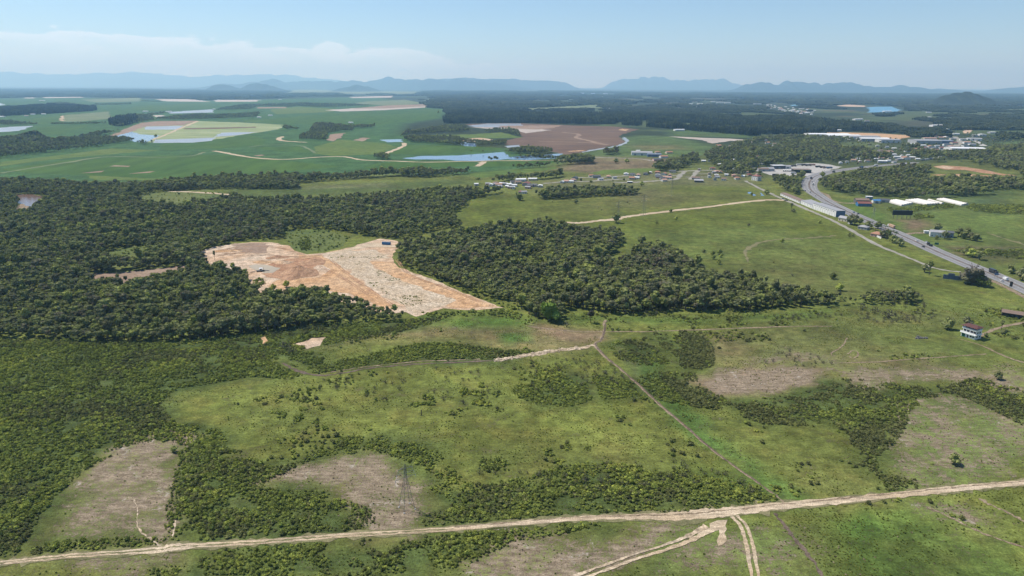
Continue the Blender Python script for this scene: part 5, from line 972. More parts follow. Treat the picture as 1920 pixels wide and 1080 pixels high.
BELTS = {   # strips and groves from about 1.2 to 3 km
 'a': [(560, 344), (640, 338), (740, 331), (800, 334), (873, 327), (987, 315), (1042, 311), (1060, 309), (1110, 308), (1116, 303), (1105, 299, 9), (1065, 299, 9), (1000, 309, 9), (900, 316, 9), (760, 318, 9), (560, 328, 9)],
 'b': [(884, 345), (915, 334, 9), (960, 326, 9), (1045, 326, 9), (1058, 329), (1000, 337), (930, 342)],
 'c': [(1005, 335), (1058, 330), (1050, 333), (1010, 338)],
 'd': [(1236, 322), (1210, 317), (1225, 308, 9), (1270, 297, 9), (1300, 288, 9), (1306, 296), (1310, 304), (1290, 316), (1270, 320)],
 'e': [(1134, 291), (1130, 281, 11), (1155, 277, 11), (1160, 289), (1148, 291)],
 'f': [(1420, 330), (1440, 340), (1465, 355), (1490, 366), (1500, 363), (1500, 350), (1508, 336), (1490, 333, 5), (1450, 333, 5), (1425, 333, 5)],
 'g': [(1535, 345), (1552, 334, 6), (1580, 327, 6), (1640, 319, 6), (1700, 314, 6), (1742, 314, 6), (1745, 330, 8), (1900, 336, 8), (1925, 338, 8), (1925, 362), (1780, 370), (1700, 372), (1640, 368), (1600, 368), (1570, 362), (1545, 356)],
 'h': [(1360, 330), (1330, 305), (1320, 296), (1340, 280), (1420, 262), (1440, 258), (1530, 256), (1640, 268), (1640, 285), (1720, 285), (1730, 296), (1640, 303), (1560, 305), (1500, 304), (1450, 310), (1410, 316), (1420, 326), (1400, 333)],
 'i': [(1725, 298), (1700, 290), (1690, 278), (1760, 283), (1800, 287), (1840, 284), (1880, 282), (1925, 275), (1925, 330), (1870, 318), (1810, 306), (1750, 305)],
 'i2': [(1880, 302), (1925, 297), (1960, 300), (1960, 345), (1915, 334), (1908, 328), (1884, 323), (1856, 317), (1850, 310)],
 'i3': [(1800, 323), (1850, 327), (1868, 329), (1800, 326)],
 'j': [(751, 257), (760, 246, 9), (800, 240, 9), (850, 232, 9), (875, 240), (881, 247), (830, 250), (790, 251)],
 'k': [(757, 263), (770, 255, 9), (800, 254, 9), (860, 263), (900, 268), (955, 268), (950, 272), (900, 275), (850, 273), (770, 267)],
 'l': [(911, 248), (925, 241, 9), (965, 243, 9), (974, 250), (975, 256), (955, 258), (940, 252), (915, 250)],
 'm': [(946, 286), (960, 279, 9), (990, 273, 9), (1020, 278, 9), (1037, 285), (1030, 289), (990, 289), (960, 288)],
 'n': [(907, 301), (915, 297, 7), (935, 297, 7), (937, 301)], 
 'o': [(950, 300), (960, 294, 8), (1050, 293, 8), (1100, 297), (1115, 305), (1080, 303), (1040, 301), (990, 301)],
 'p': [(1063, 300), (1070, 291, 9), (1110, 296, 9), (1115, 306), (1090, 309), (1064, 303)],
 'q': [(559, 262), (562, 252, 9), (580, 244, 9), (590, 230, 9), (620, 228, 9), (640, 234, 9), (664, 238), (662, 246), (640, 247), (613, 252), (613, 265), (598, 265), (575, 263)],
 'r': [(664, 241), (680, 231, 9), (705, 234, 9), (704, 239), (680, 242)],
 's': [(531, 243), (532, 237, 7), (560, 240, 7), (556, 244)], 
 't': [(557, 230), (560, 224, 8), (582, 225, 8), (584, 230)],
 'u': [(0, 297), (-60, 303), (-60, 260, 13), (0, 252, 13), (40, 249, 13), (65, 245, 13), (100, 262, 9), (160, 250, 9), (260, 238, 9), (272, 228), (262, 236), (210, 250), (180, 258), (252, 257, 7), (252, 266), (190, 275), (140, 281), (70, 290)],
 'v': [(149, 287), (150, 280, 9), (190, 279, 9), (197, 287), (180, 290), (160, 290)],
 'w': [(257, 270), (262, 263, 9), (285, 264, 9), (285, 269), (265, 272)],
 'x': [(208, 236), (210, 222, 16), (250, 212, 16), (300, 210, 12), (315, 212), (280, 219), (290, 226), (255, 232), (225, 238)],
 'y': [(95, 233), (100, 231, 7), (180, 229, 7), (205, 232), (170, 235), (100, 235)],
 'z': [(290, 225), (300, 219, 8), (380, 213, 8), (400, 214, 8), (488, 210, 8), (495, 207), (480, 221), (430, 223), (380, 225), (330, 226)],
 'za': [(404, 208), (410, 203, 8), (450, 196, 8), (560, 192, 8), (640, 194, 8), (697, 198), (640, 201), (580, 203), (480, 202), (470, 206)],
 'zb': [(-60, 213), (-60, 204, 12), (60, 198, 12), (110, 190, 14), (160, 195, 12), (178, 208), (110, 212), (40, 216), (0, 218)],
 'zc': [(-60, 236), (-60, 227, 9), (0, 224, 9), (50, 228, 9), (72, 235), (0, 236)],
 'zd': [(262, 191), (265, 188, 7), (300, 189, 7), (306, 192)],
 'ze': [(176, 198), (180, 194, 8), (245, 193, 8), (248, 196), (215, 198)],
 'zf': [(707, 299), (700, 291, 8), (715, 287, 8), (730, 296), (728, 301)],
 'zg': [(1010, 300), (1050, 294, 5), (1060, 298), (1030, 303)],
}
GUM_WOODS = {
 'a': [(836, 232), (838, 215, 16), (860, 207, 16), (940, 210, 14), (1060, 212, 14), (1200, 214, 12), (1340, 218, 12), (1500, 222, 10), (1600, 232, 10), (1640, 238, 10), (1640, 258), (1540, 256), (1420, 256), (1330, 248), (1240, 240), (1180, 238), (1100, 233), (1000, 231), (900, 231)],
 'b': [(-60, 214), (-60, 205, 14), (100, 196, 14), (175, 200, 14), (178, 208), (100, 213), (0, 218)],
 'c': [(209, 236), (212, 222, 16), (250, 215, 16), (256, 230), (225, 237)],
 'd': [(52, 262), (52, 250, 14), (66, 248, 14), (68, 260)], 
}
FARW = {
 'a': [(835, 213), (830, 204), (850, 196), (790, 188), (835, 178), (835, 172), (1000, 170), (1100, 172), (1200, 174), (1400, 175), (1925, 178), (1925, 262), (1860, 262), (1700, 258), (1640, 245), (1500, 234), (1300, 222), (1130, 211), (1000, 207), (905, 210), (880, 212)],
 'b': [(-80, 186), (-80, 168), (200, 166), (400, 170), (560, 172), (700, 172), (520, 184), (400, 188), (300, 184), (100, 181)],
 'c': [(520, 182), (560, 180), (640, 178), (660, 179), (650, 181), (560, 182)],
 'd': [(690, 178), (720, 176), (800, 172), (835, 170), (835, 184), (800, 180), (730, 180)],
 'e': [(780, 200), (800, 192, 8), (840, 190), (860, 200), (840, 205)],
}
OPEN_FAR = [GP(P) for P in ([(905, 207), (1000, 203), (1132, 195), (1132, 203), (1040, 206), (930, 208)], [(1480, 214), (1540, 206), (1640, 214), (1655, 224), (1700, 226), (1690, 236), (1560, 230)], [(1425, 196), (1460, 191), (1528, 214), (1520, 218), (1440, 210)], [(1655, 228), (1690, 222), (1760, 230), (1760, 242), (1700, 244)], [(910, 167), (960, 166), (1020, 170), (1010, 174), (930, 170)], [(1080, 175), (1160, 175), (1160, 180), (1085, 178)], [(1285, 198), (1300, 191), (1380, 190), (1382, 196), (1320, 200)], [(1860, 206), (1925, 204), (1925, 209), (1880, 209)], [(1560, 200), (1630, 195), (1700, 200), (1700, 213), (1620, 214)], [(1750, 255), (1800, 244), (1860, 250), (1880, 262), (1800, 262)])]
SETTLED = [GP(P) for P in ([(1420, 322), (1447, 311), (1480, 308), (1500, 303), (1560, 306), (1590, 313), (1560, 320), (1520, 333), (1460, 334), (1430, 328)], [(1340, 272), (1372, 271), (1372, 280), (1345, 281)], [(1420, 266), (1462, 264), (1462, 277), (1425, 278)], [(1535, 250), (1600, 246), (1710, 252), (1712, 266), (1690, 270), (1600, 264)], [(1700, 274), (1715, 260), (1780, 258), (1800, 252), (1862, 270), (1858, 285), (1830, 290), (1790, 288), (1740, 285)], [(1395, 299), (1430, 293), (1470, 302), (1466, 306), (1400, 304)], [(1632, 286), (1660, 278), (1690, 288), (1722, 296), (1715, 302), (1690, 302), (1650, 293)], [(1722, 302), (1770, 296), (1772, 300), (1730, 306)], [(1570, 268), (1640, 266), (1650, 282), (1580, 284)], [(1746, 306), (1770, 305), (1860, 314), (1910, 326), (1910, 336), (1870, 338), (1790, 338), (1740, 330)])]
def not_in(x, y, L):
    m = np.ones(x.shape, bool)
    for P in L: m &= ~inside(x, y, P)
    return m
rg = np.random.default_rng(101)
# ---- the near woods: candidates, of which the 300 that show largest become trees of their own
cand = []; wood_id = []
for k, (nm, P) in enumerate(FORESTS.items()):
    W_ = GP(P); x, y = grid_pts(W_, 3.9 if nm != 'hedge_east' else 3.4, rg); f = free(x, y); x, y = x[f], y[f]
    cand.append(np.stack([x, y], 1)); wood_id += [k]*len(x)
cand = np.concatenate(cand); wood_id = np.array(wood_id); names = list(FORESTS)
sparse = inside(cand[:, 0], cand[:, 1], GP([(420, 374), (560, 372), (640, 364), (760, 355), (880, 350), (870, 372), (740, 372), (600, 378), (470, 382)]))
thin = vnoise(cand[:, 0], cand[:, 1], 22, 8)*.6+vnoise(cand[:, 0], cand[:, 1], 9, 9)*.4
k = ~(sparse & (rg.uniform(0, 1, len(cand)) < .5)); cand, wood_id, thin = cand[k], wood_id[k], thin[k]
big = vnoise(cand[:, 0], cand[:, 1], 45, 12); n = len(cand)
T_ = np.stack([cand[:, 0], cand[:, 1], gz(cand[:, 0], cand[:, 1]), (.66+.56*big)*rg.uniform(.66, 1.22, n)*np.where(rg.uniform(0, 1, n) < .09, 1.4, 1), rg.uniform(.85, 1.2, n), rg.uniform(0, 6.28, n), rg.integers(0, 5, n)], 1)
T_[names.index('hedge_east') == wood_id, 3] *= .85
dist = np.hypot(T_[:, 0], T_[:, 1])
vis = (np.abs(T_[:, 0]) < 0.74*T_[:, 1]+12)
score = T_[:, 3]/dist*vis
# front rows count first: a tree is in view when nothing taller stands just before it
order = np.argsort(-score); front = np.zeros(n, bool); cell = {}
ang = np.round(np.arctan2(T_[:, 0], T_[:, 1])/0.0065).astype(int)
for w in range(len(FORESTS)):
    for a in np.unique(ang[wood_id == w]):
        q = np.where((ang == a) & (wood_id == w))[0]; q = q[np.argsort(dist[q])][:3]; front[q] = True
score2 = score*np.where(front, 1.6, 1.0)
pick = np.argsort(-score2)[:262]
solo = np.zeros(n, bool); solo[pick] = True
print('near trees', n)
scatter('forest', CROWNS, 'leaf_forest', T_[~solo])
def tree(x, y, sc, zs, rz, k, label, group=None, leaf='leaf_forest', name='broadleaf_tree', crown=None, trunk=None):
    e = empty(name, (x, y, float(gz(x, y))), rz); e.scale = (sc, sc, sc*zs)
    c = put('crown', crown or CROWNS[k], None, e); t_ = put('trunk', trunk or TRUNKS[k], None, e)
    for o, m in ((c, leaf), (t_, 'bark')):
        if not o.data.materials: o.data.materials.append(MAT[m])
        if o.data.materials[0] != MAT[m]: o.material_slots[0].link = 'OBJECT'; o.material_slots[0].material = MAT[m]
    return tag(e, label, 'tree', group)
WOOD_LABEL = {'west': ('dark broadleaf tree in the front rows of the large wood left of the sand pit', 'front trees of the large wood left of the sand pit'), 'central': ('dark broadleaf tree in the front rows of the wood right of the sand pit', 'front trees of the wood right of the sand pit'), 'hedge_east': ('low bushy tree in the thicket at the pasture corner below the highway', 'trees of the thicket at the pasture corner'), 'grove': ('broadleaf tree in the oval grove below the village houses', 'trees of the oval grove below the village')}
ZONES = {'west': [(120, 'on the left wood edge beside the picture border'), (300, 'on the left wood edge under the sand spur'), (460, 'on the left wood edge below the pit pond'), (620, 'on the left wood edge above the sand patches'), (5000, 'at the left wood tip below the orange slope')],
 'central': [(850, 'of the central wood beside the pit'), (980, 'of the central wood above the pit point'), (1090, 'of the central wood near the bright tree'), (1260, 'of the central wood above the ditch crossing'), (1420, 'of the central wood above the pale footpath'), (5000, 'at the thin tip of the central wood')]}
for i in np.where(solo)[0]:
    nm = names[wood_id[i]]; lb, gr = WOOD_LABEL[nm]; u_, v_ = to_px(T_[i, 0], T_[i, 1]); z_ = T_[i, 3]
    if nm in ZONES:
        zn = [t_ for a_, t_ in ZONES[nm] if u_ < a_][0]; shp = ('round crowned', 'tall domed', 'broad crowned', 'narrow', 'flat topped')[int(T_[i, 6])]; sz = 'small' if z_ < .72 else ('large' if z_ > 1.12 else 'middling')
        hd = 'leaning over' if False else ('short' if T_[i, 4] < .96 else ('high' if T_[i, 4] > 1.09 else ''))
        lb = ' '.join(f'{sz} {hd} {shp} tree {zn}'.split())
    tree(*T_[i, [0, 1]], T_[i, 3], T_[i, 4], T_[i, 5], int(T_[i, 6]), lb, gr)
# ---- belts, plantations and far woods
pts = []
for P in BELTS.values():
    W_ = GP(P); dm = np.hypot(*W_.mean(0)); x, y = grid_pts(W_, max(5.0, dm*.0031), rg); f = free(x, y, True) & not_in(x, y, SETTLED); f &= (vnoise(x, y, 34, 21)*.6+vnoise(x, y, 13, 22)*.4 > .42) | (x < .22*y); x, y = x[f], y[f]
    r = rows_of(x, y, rg, .6, 1.45, .85, 1.25, 5); r[:, 3] *= (.75+.6*vnoise(x, y, 60, 4)); pts.append(r)
for P, s_, kp in [([(1420, 322), (1480, 308), (1560, 305), (1640, 300), (1660, 276), (1720, 282), (1725, 300), (1640, 309), (1590, 314), (1500, 303), (1440, 318)], 15, .30), ([(1570, 268), (1650, 262), (1715, 262), (1790, 250), (1870, 255), (1870, 284), (1800, 288), (1740, 286), (1690, 276), (1650, 284)], 22, .42), ([(1335, 330), (1330, 300), (1400, 275), (1470, 262), (1480, 300), (1420, 316), (1410, 334)], 14, .3), ([(1030, 350), (1180, 330), (1340, 318), (1340, 338), (1180, 350)], 30, .2), ([(700, 300), (860, 283), (960, 284), (940, 300)], 40, .25), ([(1860, 262), (1925, 255), (1925, 275), (1860, 282)], 20, .5)]:
    W_ = GP(P); x, y = grid_pts(W_, s_, rg, kp); f = free(x, y); x, y = x[f], y[f]; pts.append(rows_of(x, y, rg, .6, 1.25, .85, 1.2, 5))
pts = np.concatenate(pts); print('belt trees', len(pts)); scatter('tree_belts', CROWNS, 'leaf_forest', pts)
pts = []
for P in GUM_WOODS.values():
    W_ = GP(P); x, y = grid_pts(W_, 26, rg); f = free(x, y, False) & not_in(x, y, OPEN_FAR+SETTLED); x, y = x[f], y[f]; f = (vnoise(x, y, 160, 3) > .12) & (clearing(x, y) < .4); pts.append(rows_of(x[f], y[f], rg, .8, 1.25, .8, 1.2, 2))
pts = np.concatenate(pts); print('gum', len(pts)); scatter('plantation', GUMS, 'leaf_far', pts)
pts = []; pts2 = []
for P in FARW.values():
    W_ = GP(P); n0 = W_[W_[:, 1] < 6500]
    nearp = W_.copy(); s_ = np.minimum(1, 6800/np.maximum(nearp[:, 1], 1)); x, y = grid_pts(nearp*s_[:, None], 34, rg); f = free(x, y, False) & not_in(x, y, OPEN_FAR+SETTLED) & (clearing(x, y) < .4); x, y = x[f], y[f]
    r = rows_of(x, y, rg, 1.0, 1.5, .7, 1.15, 3); pts.append(r[r[:, 1] < 6000])
    farp = W_.copy(); s_ = np.minimum(1, 24000/np.maximum(farp[:, 1], 1)); x, y = grid_pts(farp*s_[:, None], 105, rg); f = free(x, y, False) & not_in(x, y, OPEN_FAR) & (y > 5600) & (clearing(x, y) < .4); x, y = x[f], y[f]; f = vnoise(x, y, 1100, 6)*.6+vnoise(x, y, 400, 7)*.4 > .36; x, y = x[f], y[f]
    r = rows_of(x, y, rg, .9, 1.5, .7, 1.3, 3); r[:, 3] *= np.maximum(1, y/11000); r[:, 4] /= np.maximum(1, y/14000); pts2.append(r)
pts = np.concatenate(pts); pts2 = np.concatenate(pts2); print('far', len(pts), len(pts2))
scatter('far_woods', CLUMPS, 'leaf_far', pts); scatter('distant_woods', WIDE, 'leaf_far', pts2)
# ---- scrub, bushes in the meadow, tufts
sh = []
for nm, P in SCRUBS.items():
    W_ = GP(P); loose = nm in ('tree_gap', 'strip_a', 'creek_west'); band = nm[:4] == 'bush'; road_ = nm[:4] == 'road'
    s_ = 3.6 if road_ else (3.4 if nm in ('tree_gap', 'strip_a') else 1.65)
    big_ = W_.mean(0)+(W_-W_.mean(0))*1.12; x, y = grid_pts(big_, s_, rg)
    crisp = nm in ('west', 'west_low', 'ridge', 'b1_foot', 'wood_skirt'); am = 5 if crisp else 9; wx = x+(vnoise(x, y, 13, 81)-.5)*am+(vnoise(x, y, 4, 82)-.5)*5; wy = y+(vnoise(x, y, 13, 83)-.5)*am+(vnoise(x, y, 4, 84)-.5)*5
    e_ = soft(wx, wy, W_, 5 if crisp else 10); w = vnoise(x, y, 14, 31)*.55+vnoise(x, y, 5, 32)*.45
    thr = .45 if loose else (.60 if band else (.31 if nm in ('middle', 'south', 'west_low') else (.28 if nm[:4] == 'east' else .26)))
    f = free(x, y) & (e_ > .02) & (w > thr+(1-e_)**1.5*(.12 if crisp else .24)); x, y, w, e_ = x[f], y[f], w[f], e_[f]
    r = rows_of(x, y, rg, .30, .78, .6, 1.25, 4); r[:, 3] *= (.62+.85*w)*(1.7 if road_ else 1)*(.65+.35*e_); sh.append(r)
sh = np.concatenate(sh)
MEAD = [[(-60, 700), (300, 740), (520, 712), (640, 702), (900, 684), (1110, 652), (1290, 800), (1460, 940), (1200, 965), (830, 985), (560, 1000), (330, 1010), (350, 850)], [(1120, 645), (1300, 622), (1600, 612), (1800, 660), (1925, 690), (1925, 890), (1480, 945), (1300, 800)], [(430, 655), (600, 640), (780, 605), (960, 590), (1130, 600), (1115, 648), (960, 668), (600, 700), (540, 690)], [(0, 1060), (300, 1045), (900, 1010), (1300, 985), (1560, 950), (1925, 910), (1925, 1095), (0, 1095)], [(1000, 590), (1600, 575), (1925, 560), (1925, 640), (1600, 610), (1130, 622)]]
md_ = []
for P in MEAD:
    W_ = GP(P); x, y = grid_pts(W_, 3.3, rg); w = vnoise(x, y, 30, 41)*.5+vnoise(x, y, 11, 42)*.3+vnoise(x, y, 4, 43)*.2
    f = free(x, y) & (w > .65) & not_in(x, y, [GP(b) for b in BARES.values()]+[GP([(1495, 958), (1720, 938), (1800, 985), (1925, 1030), (1925, 1095), (1550, 1095)])]); x, y, w = x[f], y[f], w[f]
    md_.append(rows_of(x, y, rg, .40, 1.0, .6, 1.2, 4))
md_ = np.concatenate(md_)
bx = []
for k, P in BARES.items():
    W_ = GP(P); x, y = grid_pts(W_, 3.2, rg, .22); f = free(x, y); bx.append(rows_of(x[f], y[f], rg, .10, .26, .6, 1.2, 4))
md_ = np.concatenate([md_]+bx); print('scrub', len(sh), 'meadow bushes', len(md_))
# the largest bushes that stand apart in the meadow are things of their own
d_ = np.hypot(md_[:, 0], md_[:, 1]); sc_ = md_[:, 3]/d_*(np.abs(md_[:, 0]) < .74*md_[:, 1]); pk = np.argsort(-sc_)[:230]; own = np.zeros(len(md_), bool); own[pk] = True
dark = (vnoise(sh[:, 0], sh[:, 1], 26, 51)*.7+rg.uniform(0, 1, len(sh))*.3)
east = inside(sh[:, 0], sh[:, 1], GP([(1120, 600), (1925, 600), (1925, 960), (1500, 950)]))
isd = (dark > .70) | (east & (dark > .33))
scatter('scrub', BUSHES, 'leaf_shrub', sh[~isd]); scatter('dark_scrub', BUSHES, 'leaf_dark_shrub', sh[isd])
rest = md_[~own]; q = rg.uniform(0, 1, len(rest)) < .5; scatter('low_bushes', BUSHES, 'leaf_dark_shrub', rest[q & (rest[:, 3] > .7)]); scatter('low_shrubs', BUSHES, 'leaf_shrub', rest[~(q & (rest[:, 3] > .7))])
BM = {}
def bush(x, y, sc, zs, rz, k, label, group, mat='leaf_dark_shrub', protos=None):
    o = bpy.data.objects.new('bush', (protos or BUSHES)[k]); COL.objects.link(o); o.location = (x, y, float(gz(x, y))); o.rotation_euler = (0, 0, rz); o.scale = (sc, sc, sc*zs)
    if not o.data.materials: o.data.materials.append(MAT[mat])
    if o.data.materials[0] != MAT[mat]: o.material_slots[0].link = 'OBJECT'; o.material_slots[0].material = MAT[mat]
    return tag(o, label, 'bush', group)
BZ = [('on the left mown patch', BARES['a']), ('on the mown patch with the lattice tower', BARES['b']), ('on the mown strip under the forked track', BARES['c']), ('on the pink mown patch at right', BARES['d']), ('on the large mown clearing at right', BARES['f']), ('in the grass below the sandy road', [(-200, 1200), (-100, 1060), (300, 1030), (900, 990), (1300, 970), (1925, 905), (2100, 1200)]), ('between straight ditch and right scrub', [(1115, 640), (1330, 700), (1480, 760), (1660, 900), (1640, 940), (1475, 945)]), ('in the dry meadow above the stony creek', [(430, 655), (780, 600), (1130, 600), (1115, 648), (960, 668), (600, 700)]), ('in the pasture left of the white house', [(1130, 640), (1300, 590), (1925, 560), (1925, 700), (1500, 690), (1300, 700)]), ('in the upper meadow under the stony creek', [(500, 700), (1120, 650), (1200, 740), (500, 745)]), ('along the straight ditch in the big meadow', [(1120, 650), (1480, 945), (1380, 945), (1180, 760), (1080, 670)]), ('in the left part of the big meadow', [(300, 720), (640, 720), (640, 860), (300, 900)]), ('in the middle of the big meadow', [(640, 740), (960, 740), (960, 900), (640, 900)]), ('in the right part of the big meadow', [(960, 740), (1400, 740), (1480, 960), (960, 960)])]
BZ = [(a, GP(b)) for a, b in BZ]
def zone(x, y):
    for nm, P in BZ:
        if inside(np.array([x]), np.array([y]), P)[0]: return nm
    return 'at the scrub edge of the big meadow'
for n_, i in enumerate(pk):
    z = zone(md_[i, 0], md_[i, 1]); lt = n_ % 3 == 0; sz = 'tiny' if md_[i, 3] < .55 else ('large' if md_[i, 3] > .85 else 'small'); shp = ('rounded', 'spreading', 'upright', 'low')[int(md_[i, 6])]; tall = '' if md_[i, 4] < 1 else 'tall '
    bush(md_[i, 0], md_[i, 1], md_[i, 3], md_[i, 4], md_[i, 5], int(md_[i, 6]), f'{sz} {tall}{shp} {"light" if lt else "dark"} green bush {z}', 'bushes '+z, 'leaf_shrub' if lt else 'leaf_dark_shrub')
tf = []; ts = []
for P in MEAD+[[(1480, 955), (1925, 910), (1925, 1095), (1500, 1095)]]:
    W_ = GP(P); x, y = grid_pts(W_, 1.7, rg); w = vnoise(x, y, 16, 61)*.6+vnoise(x, y, 3.5, 62)*.4; f = (w > .47) & (y < 640) & free(x, y) ; x, y = x[f], y[f]
    inb = ~not_in(x, y, [GP(b) for b in BARES.values()]); keep = rg.uniform(0, 1, len(x)) < np.where(inb, .18, .6); x, y, inb = x[keep], y[keep], inb[keep]
    r = rows_of(x, y, rg, .28, .68, .5, 1.2, 2); dry = (rg.uniform(0, 1, len(x)) < .04) | (inb & (rg.uniform(0, 1, len(x)) < .5)); tf.append(r[~dry]); ts.append(r[dry])
tf = np.concatenate(tf); ts = np.concatenate(ts); print('tufts', len(tf), len(ts))
scatter('grass', TUFTS, 'leaf_grass', tf); scatter('dry_grass', TUFTS, 'leaf_straw', ts)
# ------------------------------------------------------------------ the sand pit
def mound(name, u, v, rx, ry, h, rz, mat, label, cat, seed):
    rg = np.random.default_rng(seed); V = []; F = []; n, m = 26, 9; c = G(u, v); cr, sr = math.cos(rz), math.sin(rz); z0 = .25
    for j in range(m+1):
        q = j/m
        for i in range(n):
            a = 2*math.pi*i/n; wv = 1+.12*math.sin(3*a+seed)+.08*math.sin(5*a); x, y = rx*q*wv*math.cos(a), ry*q*wv*math.sin(a)
            V.append((c[0]+x*cr-y*sr, c[1]+x*sr+y*cr, z0+h*(1-q)**1.15*(1+.0*i)+(rg.normal(0, .12)*h*.5*(1-q)*(q > 0))))
    for j in range(m):
        for i in range(n): F.append((j*n+i, (j+1)*n+i, (j+1)*n+(i+1) % n, j*n+(i+1) % n))
    return tag(put(name, mesh(name, V, F), mat), label, cat)
mound('spoil_heap', 560, 511, 17, 24, 6.5, .5, 'spoil', 'large reddish brown heap of earth beside the pit pond', 'heap', 3)
mound('spoil_heap', 587, 492, 13, 14, 3.0, .2, 'spoil', 'lower brown heap of earth behind the large pit heap', 'heap', 4)
mound('spoil_heap', 492, 492, 9, 5, 2.0, 0, 'sand_orange', 'small orange sand bank on the far side of the pit pond', 'heap', 5)
mound('spoil_heap', 531, 493, 10, 6, 2.6, .1, 'sand_pit', 'pale sand bank between pit pond and large heap', 'heap', 6)
rg = np.random.default_rng(91); rb = MB(); RP = GP([(612, 478), (650, 472), (700, 470), (720, 484), (692, 492), (722, 510), (762, 530), (802, 545), (850, 562), (832, 573), (800, 580), (762, 575), (735, 560), (700, 538), (665, 515), (640, 497)])
lo_, hi_ = RP.min(0), RP.max(0); q = rg.uniform(lo_, hi_, (7000, 2)); q = q[inside(q[:, 0], q[:, 1], RP)]; q = q[vnoise(q[:, 0], q[:, 1], 9, 71)*.6+vnoise(q[:, 0], q[:, 1], 3, 72)*.4 > .60]
for a, b_ in q: rb.lobe((a, b_, .1), rg.uniform(.2, .75), rg, .3, .4, ICO1, .5)
tag_ = put('boulders', rb.build('boulders'), 'rubble', kind='stuff')
sb = MB(); cl = smooth_line(GP([(1090, 652), (1040, 658), (1000, 664), (960, 671), (930, 676)]), 16)
for p_ in cl:
    for k in range(5): sb.lobe((p_[0]+rg.normal(0, 1.3), p_[1]+rg.normal(0, 1.3), .1), rg.uniform(.25, .9), rg, .3, .5, ICO1, .5)
put('stones', sb.build('stones'), 'rubble', kind='stuff')
mound('spoil_heap', 425, 471, 14, 5, 1.8, .1, 'sand_orange', 'long tan bank in the left end of the sand pit', 'heap', 7)
mound('spoil_heap', 466, 478, 16, 6, 2.2, -.1, 'sand_pit', 'pale bank across the middle of the upper pit', 'heap', 8)
mound('spoil_heap', 520, 483, 12, 6, 2.4, .2, 'spoil', 'brown bank above the pit pond', 'heap', 9)
# blue container
p = G(724.5, 459); e = empty('shipping_container', (*p, 0.2), R(-12)); tag(e, 'bright blue shipping container at the far end of the sand pit', 'container')
hbox('body', 'blue_paint', (0, 0, .2), (9.6, 2.6, 2.9), e)
for i in range(24): hbox('rib', 'blue_paint', (-4.5+i*.39, -1.33, .4), (.16, .07, 2.5), e)
hbox('door', 'blue_paint', (4.83, 0, .4), (.06, 2.3, 2.5), e); hbox('roof', 'panel_grey', (0, 0, 3.1), (9.7, 2.7, .08), e)
# dredge in the pit pond
p = G(488.5, 509); e = empty('dredge', (*p, 0.2), R(20)); tag(e, 'small sand dredge with white cabin floating on the pit pond', 'dredge')
hbox('pontoon', 'black_paint', (0, 0, 0), (7, 3.2, .8), e); hbox('cabin', 'white_wall', (.5, 0, .8), (2.4, 2.2, 2.0), e); hbox('roof', 'white_roof', (.5, 0, 2.8), (3.2, 2.8, .2), e); on_wall(e, 'window', 'glass_dark', 1.4, .8, .5, -1.14, 1.6)
b = MB(); b.tube((3, 0, .8), (8, -1, .2), .3, .3); put('suction_pipe', b.build('suction_pipe'), 'steel', e); b = MB(); b.tube((-3, 0, .8), (-9, -2, .3), .25, .25); put('discharge_pipe', b.build('discharge_pipe'), 'steel', e); b = MB(); b.tube((2.8, 1, .8), (2.8, 1, 4), .15, .1); b.tube((2.8, -1, .8), (2.8, -1, 4), .15, .1); b.tube((2.8, -1, 4), (2.8, 1, 4), .12, .12); put('gantry', b.build('gantry'), 'steel', e)
# ------------------------------------------------------------------ vehicles
def wheel(par, x, y, r=.33, w_=.22):
    k = ('wheel', r)
    if k not in WIN: b = MB(); b.tube((0, -w_/2, 0), (0, w_/2, 0), r, r, 10); WIN[k] = b.build('wheel')
    o_ = put('wheel', WIN[k], None, par); o_.location = (x, y, r)
    if not o_.data.materials: o_.data.materials.append(MAT['rubber'])
def heading(u, v):
    P = np.array([G(*q) for q in HWY]); c = G(u, v); i = int(np.argmin(np.hypot(*(P-c).T))); i = min(max(i, 1), len(P)-2); d = P[i+1]-P[i-1]; return math.atan2(d[1], d[0])
def car(u, v, mat, label, cat='car', rz=None, flip=False, s=1.0, kind='car', name='parked_car'):
    p = G(u, v); rz = heading(u, v) if rz is None else rz; e = empty(name, (*p, .25), rz+(math.pi if flip else 0)); e.scale = (s, s, s)
    b = MB(); b.box((0, 0, .28), (4.4, 1.76, .62), 0, .95); put('body', b.build('body'), mat, e)
    b = MB()
    if kind == 'car': b.box((-.2, 0, .9), (2.5, 1.6, .56), 0, .74)
    elif kind == 'van': b.box((-.35, 0, .9), (3.6, 1.7, 1.0), 0, .92)
    else: b.box((.55, 0, .9), (1.9, 1.62, .62), 0, .78)
    put('cabin', b.build('cabin'), 'glass_dark' if kind != 'van' else mat, e)
    b = MB(); z = dict(car=1.46, van=1.9, pickup=1.52)[kind]; b.box(({'car': -.2, 'van': -.35, 'pickup': .55}[kind], 0, z), ({'car': 1.85, 'van': 3.3, 'pickup': 1.4}[kind], 1.22, .05)); put('roof', b.build('roof'), mat, e)
    for x in (-1.35, 1.35):
        for y in (-.8, .8): wheel(e, x, y)
    return tag(e, label, cat)
